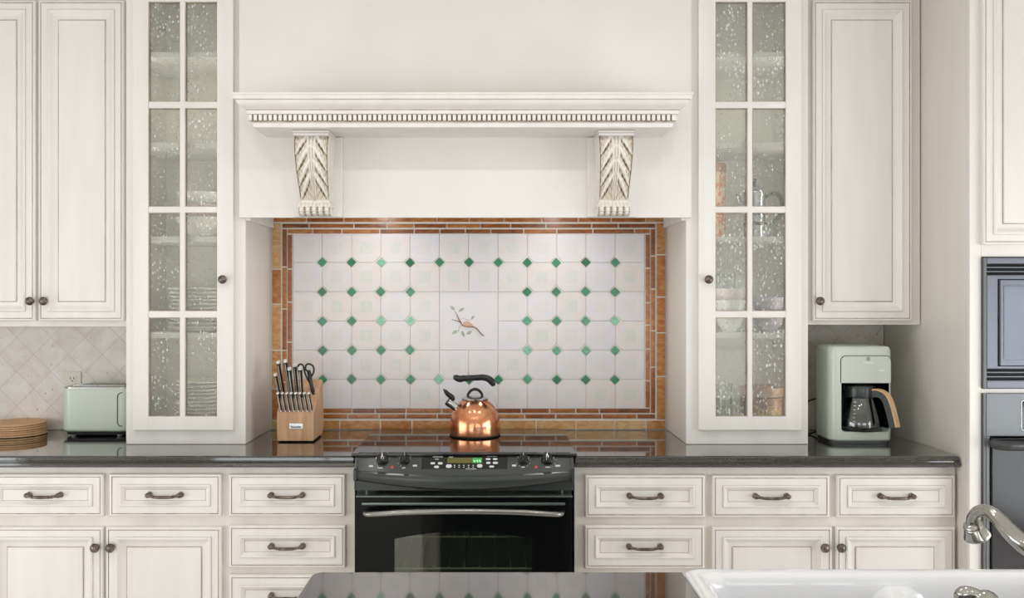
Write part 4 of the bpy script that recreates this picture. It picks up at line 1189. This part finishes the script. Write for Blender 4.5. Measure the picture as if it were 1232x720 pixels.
def strip(pts, w, t0, t1):
    rings = []
    for i, p in enumerate(pts):
        t = (pts[min(i + 1, len(pts) - 1)] - pts[max(i - 1, 0)]).normalized()
        nrm = side.cross(t).normalized()
        if nrm.dot(hdv) + nrm.z < 0: nrm = -nrm
        rings.append([p + side * w + nrm * t0, p + side * w + nrm * t1, p - side * w + nrm * t1, p - side * w + nrm * t0])
    return rings
hb = MB(); hb.loft(strip(path, .0115, -.023, .0015)); hnd = hb.build('handle', PANELB, cf, smooth=50)
hw_ = MB(); hw_.loft(strip(path[2:], .0125, .0016, .0075)); hw_.build('wood_cover', WOODL, hnd, smooth=50)

# ------------------------------------------------------------------ tall oven cabinet, microwave, oven
OY = -.680
oc = thing('oven_cabinet', (2.07, -.34, 0), 'tall cream cabinet housing the built-in microwave and oven', 'cabinet')
b = MB()
b.box(1.6530, 1.6750, OY + .0005, -.002, 0, UT)
b.box(2.468, 2.49, OY + .0005, -.002, 0, UT); b.box(1.675, 2.468, -.02, -.002, 0, UT)
b.box(1.675, 2.468, OY + .02, -.02, 1.650, 1.668); b.box(1.675, 2.468, OY + .02, -.02, UT - .02, UT)
b.box(1.675, 2.468, OY + .02, -.02, 1.146, 1.156); b.box(1.675, 2.468, OY + .02, -.02, .32, .34)
b.build('body', SIDEP, oc)
f = MB()
f.box(1.6535, 1.6940, OY - .019, OY, 0, UT, bev=.0015); f.box(2.450, 2.4895, OY - .019, OY, 0, UT)
f.box(1.6940, 2.450, OY - .019, OY, 1.6160, 1.69); f.box(1.6940, 2.450, OY - .019, OY, 1.1430, 1.1575); f.box(1.694, 2.45, OY - .019, OY, 2.66, UT); f.box(1.694, 2.45, OY - .019, OY, .05, .40)
f.build('face_frame', PAINT, oc)
OD = CAMD + OY - .02
d_ = panel_part('door', X(1183, OD - .02), X(1183, OD - .02) + .36, Z(294.5, OD - .02), 2.65, OY - .0195, [(a * 1.02, b, m) for a, b, m in DOORP], oc)
knob_mb(X(1183, OD - .02) + .33, OY - .038, 1.75).build('knob', IRON, d_)
d_ = panel_part('door', X(1183, OD - .02) + .363, X(1183, OD - .02) + .723, Z(294.5, OD - .02), 2.65, OY - .0195, DOORP, oc)
knob_mb(X(1183, OD - .02) + .39, OY - .038, 1.75).build('knob', IRON, d_)
MX1 = 2.448
mw = thing('microwave_oven', (2.07, -.5, 1.159), 'blue-grey steel built-in microwave with vent slots above the oven', 'microwave')
mx0 = 1.6960
mz0, mz1 = Z(467, OD), Z(310.5, OD)
yy = OY - .019
m_ = MB(); m_.box(mx0 + .02, MX1 - .02, OY + .05, -.12, mz0 + .004, mz1 - .004)
m_.box(mx0, mx0 + .010, yy - .012, OY + .05, mz0, mz1, 1); m_.build('housing', [BLACKP, EDGEM], mw)
fr_ = MB()
zt0, zt1 = Z(332, OD), Z(317, OD); zb0, zb1 = Z(458.5, OD), Z(443, OD)
fr_.box(mx0 + .0105, MX1, yy - .014, yy + .02, zt1, mz1, bev=.002); fr_.box(mx0 + .0105, MX1, yy - .014, yy + .02, mz0, zb0, bev=.002)
fr_.box(mx0 + .0105, X(1198, OD), yy - .014, yy + .02, zb1, zt0, bev=.0015)
fr_.box(X(1198, OD), MX1, yy - .012, yy + .02, zt0 - .012, zt0, bev=.0015); fr_.box(X(1198, OD), MX1, yy - .012, yy + .02, zb1, zb1 + .006)
fr_.build('trim_frame', DARKSTEEL, mw)
for (a, c) in ((zt0, zt1), (zb0, zb1)):
    v_ = MB(); v_.box(mx0 + .0105, MX1, yy + .004, yy + .012, a, c, 1)
    n = 3
    for q in range(n + 1):
        zz = a + (c - a) * (q + .0) / n
        v_.box(mx0 + .0105, MX1, yy - .010, yy + .004, zz - .0016, zz + .0016, 0)
    v_.build('vent_grille', [DARKSTEEL, RUBBER], mw)
dz0_, dz1_ = Z(440, OD), Z(337, OD)
dd = MB(); dd.box(X(1200, OD), 2.25, yy - .020, yy - .003, dz0_, dz1_, bev=.003); dor = dd.build('door', DARKSTEEL, mw)
MB().box(X(1204, OD), 2.18, yy - .0215, yy - .0205, dz0_ + .020, dz1_ - .020, bev=.0004).build('door_glass', plain('tinted_glass', (84, 86, 97), .06, .4), dor)
hh = MB(); hh.box(2.20, 2.225, yy - .05, yy - .021, dz0_ + .03, dz1_ - .03, bev=.005); hh.build('door_handle', DARKSTEEL, dor)
ov_ = thing('built_in_oven', (2.07, -.5, .41), 'grey built-in wall oven with black glass door behind the faucet', 'oven')
oz1, oz0 = Z(473.5, OD), .41
o_ = MB(); o_.box(mx0 + .02, MX1 - .02, OY + .05, -.12, oz0, oz1 - .006); o_.box(mx0, mx0 + .008, yy - .012, OY + .05, oz0, oz1, 1); o_.build('housing', [BLACKP, EDGEM], ov_)
zp = Z(524.5, OD)
p_ = MB(); p_.box(mx0 + .0085, MX1, yy - .014, yy + .02, zp, oz1, bev=.002); p_.box(mx0 + .0085, X(1188.5, OD), yy - .014, yy + .02, oz0, zp - .0005, bev=.001)
cpn_ = p_.build('control_panel', SOFTSTEEL, ov_)
MB().prism(rrect(X(1227, OD), 2.25, Z(516.5, OD), Z(482.5, OD), .006, 4), yy - .0142, yy - .0160, 'xz').build('display', BLACKG, cpn_)
dsr = MB(); pl = rrect(X(1226.2, OD), 2.252, Z(517.3, OD), Z(481.8, OD), .007, 4); dsr.tube([(a, yy - .0150, c) for a, c in pl] + [(pl[0][0], yy - .015, pl[0][1])], .0014, 6); dsr.build('display_rim', STEEL, cpn_)
dv = MB(); dv.box(X(1189.3, OD), MX1, yy - .022, yy - .001, oz0, Z(526.5, OD), bev=.003); odo = dv.build('door', plain('smoked_door', (40, 39, 43), .12, 0, .4), ov_)
hd = MB(); zc = Z(536, OD - .04)
hd.tube(spline([(X(1189.5, OD) + .004, yy - .022, zc + .004), (X(1189.5, OD) + .008, yy - .040, zc + .002), (X(1189.5, OD) + .035, yy - .052, zc), (X(1189.5, OD) + .10, yy - .055, zc), (2.30, yy - .055, zc), (2.40, yy - .052, zc), (2.43, yy - .022, zc + .004)], 5), .0145, 14, 0, True, None, 1.2)
hd.build('door_handle', PANELB, odo)

# ------------------------------------------------------------------ island, sink, faucet
IYF, IYB, IX0, IX1 = -1.990, -3.20, -.3800, 2.40
SX0, SX1, SYF, SYB = .3860, 1.2300, -2.000, -2.4300
ic = thing('kitchen_island', (1.0, -2.6, 0), 'cream kitchen island cabinet under the near worktop and sink', 'island')
b = MB()
b.box(IX0 + .03, SX0 - .004, IYB + .30, IYF - .03, .10, .8735); b.box(SX1 + .004, IX1 - .03, IYB + .3, IYF - .03, .10, .8735)
b.box(SX0 - .004, SX1 + .004, IYB + .30, SYB - .02, .10, .8735); b.box(SX0 - .004, SX1 + .004, SYB - .02, IYF - .03, .10, .66)
b.box(IX0 + .08, IX1 - .08, IYB + .35, IYF - .10, 0, .10)
b.build('body', FRAMEP, ic)
R180 = Matrix.Translation((0, 2 * (IYF - .03), 0)) @ Matrix.Diagonal((1, -1, 1, 1))
e_ = MB().panel(IX0 + .035, -.262, .12, .86, IYF - .0295, DRAWP, R180).build('end_panel', [PAINT, GLAZE], ic, smooth=20, weld=True)
for (a, c) in ((SX0 + .02, (SX0 + SX1) / 2 - .003), ((SX0 + SX1) / 2 + .003, SX1 - .02)):
    MB().panel(a, c, .13, .65, IYF - .0295, DOORP, R180).build('door', [PAINT, GLAZE], ic, smooth=20, weld=True)
dw = thing('dishwasher', (.06, -2.0, .11), 'black dishwasher in the island facing the range', 'dishwasher')
MB().box(-.255, .372, IYF - .0290, IYF - .004, .115, .862, bev=.004).build('door', BLACKG, dw)
MB().tube(spline([(-.22, IYF - .004, .79), (-.21, IYF + .020, .79), (.325, IYF + .020, .79), (.335, IYF - .004, .79)], 5), .008, 10).build('door_handle', STEEL, dw)
it = MB()
def fil(c, s, r=.030, n=5):
    return [(c[0] + s[0] * r * (1 - math.cos(PI / 2 * q / n)), c[1] + s[1] * r * (1 - math.sin(PI / 2 * q / n))) for q in range(n + 1)]
ip = [(IX0, IYB)] + fil((IX0, IYF), (1, -1), .022) + [(SX0 - .001, IYF), (SX0 - .001, SYB - .001), (SX1 + .001, SYB - .001), (SX1 + .001, IYF), (IX1, IYF), (IX1, IYB)]
EDGI = [(.016, CT0), (.004, CT0 + .0005), (0, CT0 + .004), (0, CT0 + .013), (.004, CT0 + .017), (.010, CT0 + .019), (.0115, CT0 + .022), (.0115, CT0 + .031), (.0140, CT0 + .037), (.018, CT1)]
# far and left edges carry the profile; the cut-out for the sink stays square
def isl_ring(i, z):
    q = []
    for (a, b_) in ip:
        x_, y_ = a, b_
        if a <= IX0 + .03: x_ = a + i * (1 if a <= IX0 + .0225 else 1)
        if abs(b_ - IYF) < .03 and a < SX0 - .01: y_ = b_ - i
        if abs(b_ - IYF) < 1e-6 and a >= SX0 - .01: y_ = b_ - i
        q.append((x_, y_, z))
    return q
it.loft([isl_ring(i * .9, z) for i, z in EDGI], 0, True, True)
tag(it.build('island_countertop', GRAN, smooth=12), 'polished dark granite island top in the foreground beside the white sink', 'countertop')
sk = thing('farmhouse_sink', (.8, -2.2, .67), 'white double-bowl apron-front sink set in the island', 'sink')
ZR = .9205
def sring(ins, z, r): return [(a, b_, z) for a, b_ in rrect(SX0 + ins, SX1 - ins, SYB + ins, SYF - ins, r, 6)]
s_ = MB()
s_.loft([sring(.012, .668, .02), sring(.004, .675, .030), sring(.002, .70, .032), sring(.002, .900, .033), sring(0, .906, .034), sring(0, .9140, .034), sring(.002, .9185, .033), sring(.007, ZR, .030),
         sring(.024, ZR + .0002, .028), sring(.032, ZR - .003, .034), sring(.038, ZR - .010, .042), sring(.042, ZR - .030, .050), sring(.050, .72, .055), sring(.075, .697, .05), sring(.12, .690, .04)], 0, True, True)
xm = (SX0 + SX1) / 2
def dring(y, k):                     # low divider: k flares it where it meets the walls
    zt = .888 + .010 * k
    q = [(-.034 - .05 * k, .692), (-.024 - .06 * k, .78), (-.018 - .055 * k, .850), (-.013 - .040 * k, .880), (-.006 - .018 * k, zt - .002), (0, zt), (.006 + .018 * k, zt - .002), (.013 + .040 * k, .880), (.018 + .055 * k, .850), (.024 + .06 * k, .78), (.034 + .05 * k, .692)]
    return [(xm + a, y, b_) for a, b_ in q]
s_.loft([dring(y, k) for y, k in ((SYF - .041, 1), (SYF - .046, .72), (SYF - .056, .42), (SYF - .072, .18), (SYF - .095, .04), (SYF - .12, 0), (SYB + .12, 0), (SYB + .095, .04), (SYB + .072, .18), (SYB + .056, .42), (SYB + .046, .72), (SYB + .041, 1))], 0, True, True)
basin = s_.build('basin', WHITEC, sk, smooth=50)
for xd in (SX0 + .21, SX1 - .21): MB().lathe([(.042, .6903), (.042, .692), (.034, .6925), (.030, .6905), (0, .6905)], (xd, -2.2, 0), 24).build('drain', CHROME, sk)
# faucet on the worktop behind the basin
fc = thing('sink_faucet', (.85, -2.47, .9148), 'brushed nickel faucet with curved spout over the white sink', 'faucet')
FD = 1.40
fx, fy = .915, FD - CAMD
cb = MB()
cb.lathe([(.028, .9148), (.028, .920), (.022, .926), (.019, .935), (.018, .960), (.021, .966), (.022, .975), (.019, .985), (.0165, .995), (.0165, 1.018), (.019, 1.024), (.018, 1.034), (.012, 1.042), (.007, 1.050), (.0085, 1.058), (.006, 1.066), (0, 1.067)], (fx, fy, 0), 32)
cb.build('spout_body', CHROME, fc, smooth=40)
su = MB()
def fp(px, py, d): return Vector((X(px, d), d - CAMD, Z(py, d)))
sp_pts = [Vector((fx, fy, 1.008)), Vector((fx - .012, fy + .012, 1.012)), fp(1262, 676, 1.455), fp(1232, 655.5, 1.472), fp(1213, 638, 1.497), fp(1199, 622.5, 1.520), fp(1187, 614.8, 1.542), fp(1176.0, 616.2, 1.560), fp(1169.8, 624, 1.572), fp(1168.6, 631, 1.575)]
su.tube(spline(sp_pts, 7), [.0150, .0155, .0152, .0148, .0135, .0118, .0104, .0096, .0092, .0090], 22)
spt = su.build('spout', CHROME, fc, smooth=60)
tip = fp(1170, 630.5, 1.575); tdir = Vector((.020, .008, -.045)).normalized()
q = Vector((0, 0, 1)).rotation_difference(tdir).to_matrix().to_4x4()
ae = MB(); ae.lathe([(.0095, -.004), (.0150, .000), (.0165, .003), (.0150, .006), (.0168, .008), (.0185, .014), (.0215, .021), (.0222, .025), (.0205, .0275), (.0180, .029), (.0175, .0262), (0, .0262)], n=32, M=Matrix.Translation(tip) @ q)
ae.build('aerator', CHROME, fc, smooth=40)
hx, hy = X(1186, FD), FD - CAMD
hb = MB(); hb.lathe([(.026, .9148), (.026, .920), (.021, .926), (.017, .936), (.016, .955), (.020, .962), (.021, .972), (.018, .982), (.0145, .990), (.0150, .996)], (hx, hy, 0), 28)
hb.build('handle_base', CHROME, fc, smooth=40)
hl = MB(); hl.sphere((hx, hy, 1.0075), .0190, 20, 0, (1.1, 1, .98))
hl.tube(spline([(hx - .004, hy, 1.014), (hx - .018, hy + .006, 1.0195), (hx - .028, hy + .012, 1.0165), (hx - .031, hy + .02, 1.008)], 5), [.0080, .0095, .0118, .0090], 14)
hl.build('handle_lever', CHROME, fc, smooth=60)

# ------------------------------------------------------------------ crockery behind the glass
def plate_mb(r, h):
    return MB().lathe([(0, 0), (r * .55, 0), (r * .57, .0025), (r * .70, .004), (r * .98, h - .003), (r, h - .0012), (r * .985, h), (r * .70, .0075), (r * .56, .0055), (0, .005)], n=48)
def bowl_mb(r, h):
    return MB().lathe([(0, 0), (r * .45, 0), (r * .46, .006), (r * .72, h * .35), (r * .94, h * .8), (r, h), (r * .975, h), (r * .90, h * .8), (r * .68, h * .38), (r * .4, .012), (0, .010)], n=48)
def place(mb, name, m, loc, label, cat, group):
    mb.v = [v + Vector(loc) for v in mb.v]
    return tag(mb.build(name, m, loc=loc, smooth=50), label, cat, group)
NUM = ['topmost', 'second from top', 'third from top', 'fourth from top', 'fifth from top', 'sixth from top', 'sixth from bottom', 'fifth from bottom', 'fourth from bottom', 'third from bottom', 'second from bottom', 'lowest']
def stack(n, x, y, z, pitch, r, h, where, group, rnd):
    first = None
    for k in range(n):
        kk = n - 1 - k
        nm = NUM[kk] if kk < n / 2 else NUM[12 - (n - kk)]
        loc = (x + rnd.uniform(-.0015, .0015), y + rnd.uniform(-.001, .001), z + k * pitch)
        lab = nm[0].upper() + nm[1:] + ' white ' + where
        if first is None: first = place(plate_mb(r, h), 'dinner_plate', CHINA, loc, lab, 'plate', group)
        else:
            o = first.copy(); COL.objects.link(o); o.location = loc; o['label'] = lab
rnd = random.Random(5)
stack(11, X(243, 3.63), -.212, .9745, .0148, .110, .0235, 'plate in the low stack on the cabinet floor', 'plates stacked on the display cabinet floor', rnd)
zs = Z(404, 3.52) + .0105
stack(11, X(238, 3.63), -.212, zs, .0150, .118, .0240, 'plate in the stack on the shelf above', 'plates stacked on the lower shelf', rnd)
zs = Z(288, 3.52) + .0105
BW = ['Lowest', 'Middle', 'Topmost']
for k in range(3):
    place(bowl_mb(.105 - .003 * k, .082), 'serving_bowl', CHINA if k != 1 else CHINAB, (X(240, 3.63), -.200, zs + .050 * k), BW[k] + ' nested serving bowl on the shelf over the stacked plates', 'bowl', 'serving bowls on the display shelf')
# right cabinet
z404 = Z(404, 3.52) + .0105; z288 = Z(288, 3.52) + .0105
# tall patterned tin
tn = thing('storage_tin', (X(866, 3.60), -.27, z288), 'tall terracotta and cream patterned tin on a display shelf', 'tin')
tx, ty = X(865.5, 3.60), -.27
MB().lathe([(0, 0), (.0230, 0), (.0245, .002), (.0245, .255), (.0235, .257), (0, .257)], (tx, ty, z288), 28).build('body', TINM, tn)
MB().lathe([(.0250, .2572), (.0258, .2585), (.0258, .288), (.0235, .293), (0, .294)], (tx, ty, z288), 28).build('lid', JARL, tn)
# pewter coffee pot
pt_ = thing('coffee_pot', (X(910, 3.6), -.25, z288), 'pewter coffee pot with dark curved handle on a display shelf', 'coffee pot')
px_, py_ = X(907.5, 3.61), -.262
MB().lathe([(0, .002), (.038, .002), (.043, .004), (.043, .010), (.0400, .018), (.0415, .10), (.0425, .165), (.0440, .172), (.0430, .176)], (px_, py_, z288), 36).build('body', PEWTER, pt_)
ldp = MB().lathe([(.0435, .1765), (.0430, .183), (.034, .196), (.018, .204), (.008, .208), (0, .2085)], (px_, py_, z288), 36).build('lid', PEWTER, pt_)
MB().lathe([(.006, .2086), (.005, .214), (.0100, .222), (.0095, .231), (0, .236)], (px_, py_, z288), 20).build('finial', BLACKP, ldp)
MB().tube(spline([(px_ + .042, py_, z288 + .158), (px_ + .060, py_, z288 + .172), (px_ + .085, py_, z288 + .176), (px_ + .104, py_, z288 + .155), (px_ + .108, py_, z288 + .120), (px_ + .098, py_, z288 + .088), (px_ + .072, py_, z288 + .060), (px_ + .041, py_, z288 + .052)], 6), [.0040, .0060, .0085, .0075, .0075, .0075, .0060, .0040], 10).build('handle', BLACKP, pt_)
MB().tube(spline([(px_ - .040, py_, z288 + .120), (px_ - .056, py_, z288 + .140), (px_ - .066, py_, z288 + .166), (px_ - .074, py_, z288 + .172)], 5), [.011, .009, .0065, .0060], 12).build('spout', PEWTER, pt_)
bn = MB(); bn.lathe([(.0425, .048), (.0455, .050), (.0455, .058), (.0425, .060)], (px_, py_, z288), 36, cap0=False, cap1=False); bn.build('band', BLACKP, pt_)
# bowls and glass on the lower shelf
lx_, rx_ = X(879, 3.6), X(926, 3.6)
place(bowl_mb(.062, .075), 'serving_bowl', CHINA, (lx_, -.255, z404), 'Lower white bowl, left pile on the hazy display shelf', 'bowl', 'bowls behind the hazy glass')
place(bowl_mb(.066, .078), 'serving_bowl', CHINA, (lx_, -.255, z404 + .048), 'Middle white bowl, left pile on the hazy display shelf', 'bowl', 'bowls behind the hazy glass')
place(bowl_mb(.068, .075), 'serving_bowl', CHINAB, (lx_, -.255, z404 + .096), 'Blush pink bowl topping the left pile on the hazy display shelf', 'bowl', 'bowls behind the hazy glass')
place(bowl_mb(.068, .082), 'serving_bowl', CHINAM, (rx_, -.255, z404), 'Lower mauve bowl, right pile on the hazy display shelf', 'bowl', 'bowls behind the hazy glass')
place(bowl_mb(.070, .082), 'serving_bowl', CHINAM, (rx_, -.255, z404 + .055), 'Upper mauve bowl, right pile on the hazy display shelf', 'bowl', 'bowls behind the hazy glass')
for (gx, lab) in ((X(872, 3.66), 'Clear glass pitcher standing behind the blush pink bowl'), ):
    place(MB().lathe([(0, 0), (.045, 0), (.052, .010), (.055, .10), (.046, .19), (.050, .235), (.048, .235), (.0435, .19), (.052, .10), (.049, .012), (0, .008)], n=36), 'glass_pitcher', TUMBLG, (gx + .02, -.115, z404), lab, 'pitcher', None)
# floor of the right cabinet: tumblers and the jar
def tumbler_mb(): return MB().lathe([(0, 0), (.026, 0), (.028, .004), (.0325, .10), (.0315, .10), (.027, .010), (0, .009)], n=32)
gx = X(871, 3.6)
place(tumbler_mb(), 'glass_tumbler', TUMBLG, (gx, -.27, .9745), 'Lower clear tumbler, nested pair beside the brown jar', 'glass', 'tumblers beside the brown jar')
place(tumbler_mb(), 'glass_tumbler', TUMBLG, (gx, -.27, .9745 + .060), 'Upper clear tumbler, nested pair beside the brown jar', 'glass', 'tumblers beside the brown jar')
jx, jy, jz, jr = X(918, 3.62), -.235, .9745, .084
jar = thing('coffee_jar', (jx, jy, jz), 'brown lidded jar lettered Coffee on the display cabinet floor', 'jar')
jb = MB().lathe([(0, .0002), (jr * .95, .0002), (jr, .006), (jr, .100), (jr * .97, .106), (jr * .90, .108)], (jx, jy, jz), 48).build('body', JARM, jar)
MB().lathe([(jr * .96, .1085), (jr * 1.02, .111), (jr * 1.02, .140), (jr * .99, .146), (jr * .85, .149), (0, .150)], (jx, jy, jz), 48).build('lid', JARL, jar)
def text_mesh(txt, size):
    cu = bpy.data.curves.new('t', 'FONT'); cu.body = txt; cu.size = size; cu.align_x = 'CENTER'; cu.extrude = .0006
    cu.shear = .25
    ob = bpy.data.objects.new('t', cu); COL.objects.link(ob)
    dg_ = bpy.context.evaluated_depsgraph_get()
    me = ob.evaluated_get(dg_).to_mesh()
    vs = [v.co.copy() for v in me.vertices]; fs = [list(p.vertices) for p in me.polygons]
    ob.evaluated_get(dg_).to_mesh_clear()
    bpy.data.objects.remove(ob); bpy.data.curves.remove(cu)
    return vs, fs
vs, fs = text_mesh('Coffee', .052)
tm = MB()
tm.add([(jx + (jr + .0006 + v.z) * math.sin((v.x - .010) / jr), jy - (jr + .0006 + v.z) * math.cos((v.x - .010) / jr), jz + .042 + v.y) for v in vs], fs)
tm.build('lettering', GOLD, jb)

# ------------------------------------------------------------------ light
def area(name, loc, rot, sx_, sy_, power, col):
    l = bpy.data.lights.new(name, 'AREA'); l.shape = 'RECTANGLE'; l.size = sx_; l.size_y = sy_; l.energy = power; l.color = col
    o = bpy.data.objects.new(name, l); COL.objects.link(o); o.location = loc; o.rotation_euler = rot
    return o
DAY = (1.0, 1.0, 1.0)
for k, (a, b, z0, z1) in enumerate(W1):  # light panels set outside the added openings as room fill
    area('window_daylight', ((a + b) / 2, RY0 - .12, (z0 + z1) / 2), (PI / 2, 0, 0), b - a, z1 - z0, (68, 76)[k], DAY)
for (a, b, z0, z1) in W2:
    area('window_daylight', (RX0 - .12, (a + b) / 2, (z0 + z1) / 2), (PI / 2, 0, -PI / 2), b - a, z1 - z0, 128, DAY)
for (a, b, z0, z1) in W3:
    area('window_daylight', (RX1 + .22, (a + b) / 2, (z0 + z1) / 2), (PI / 2, 0, PI / 2), b - a, z1 - z0, 185, DAY)
# ceiling lamps added out of view to even out the exposure
lampm = plain('ceiling_fill_lens', (255, 246, 230), .4, emit=((255, 240, 215), 6.0))
spots = [(-1.0, -1.75), (-.1, -1.75), (.8, -1.75), (-1.0, -4.2), (-.1, -4.2), (.8, -4.2)]
WH = ['left front', 'middle front', 'right front', 'left rear', 'middle rear', 'right rear']
for k, (lx0, ly0) in enumerate(spots):
    t = thing('ceiling_fill_lamp', (lx0, ly0, RH - .012), 'added round ceiling fill lamp, %s of six' % WH[k], 'ceiling light', 'added ceiling fill lamps')
    MB().lathe([(.060, -.003), (.085, -.003), (.088, -.0002), (.060, -.0002)], (lx0, ly0, RH), 32, cap0=False, cap1=False).build('trim_ring', CEILP, t)
    MB().lathe([(0, -.0022), (.059, -.0022), (.059, -.0006), (0, -.0006)], (lx0, ly0, RH), 32).build('lens', lampm, t)
    l = bpy.data.lights.new('ceiling_fill', 'AREA'); l.shape = 'DISK'; l.size = .11; l.energy = 7 if ly0 > -3 else 4; l.color = (1, .97, .93)
    o = bpy.data.objects.new('ceiling_fill', l); COL.objects.link(o); o.location = (lx0, ly0, RH - .006)
w = bpy.data.worlds.new('daylight'); SC.world = w; w.use_nodes = True
bg = w.node_tree.nodes['Background']; bg.inputs[0].default_value = (.80, .88, 1.0, 1); bg.inputs[1].default_value = 1.2

# ------------------------------------------------------------------ camera
cam = bpy.data.cameras.new('camera'); cam.sensor_width = 36.0; cam.lens = 36.0 * F / 1232.0
cam.shift_x = 23.0 / 1232.0; cam.shift_y = -2.0 / 1232.0
cam.clip_start = .02
co = bpy.data.objects.new('camera', cam); COL.objects.link(co)
co.location = (0, -CAMD, EYE); co.rotation_euler = (PI / 2, 0, 0)
SC.camera = co
SC.view_settings.view_transform = 'Standard'; SC.view_settings.look = 'None'
SC.view_settings.exposure = -0.97; SC.view_settings.gamma = 1.0; SC.view_settings.use_curve_mapping = False
SC.cycles.use_denoising = True
SC.cycles.transparent_max_bounces = 40
SC.cycles.caustics_reflective = False; SC.cycles.caustics_refractive = False
SC.cycles.sample_clamp_indirect = 6.0
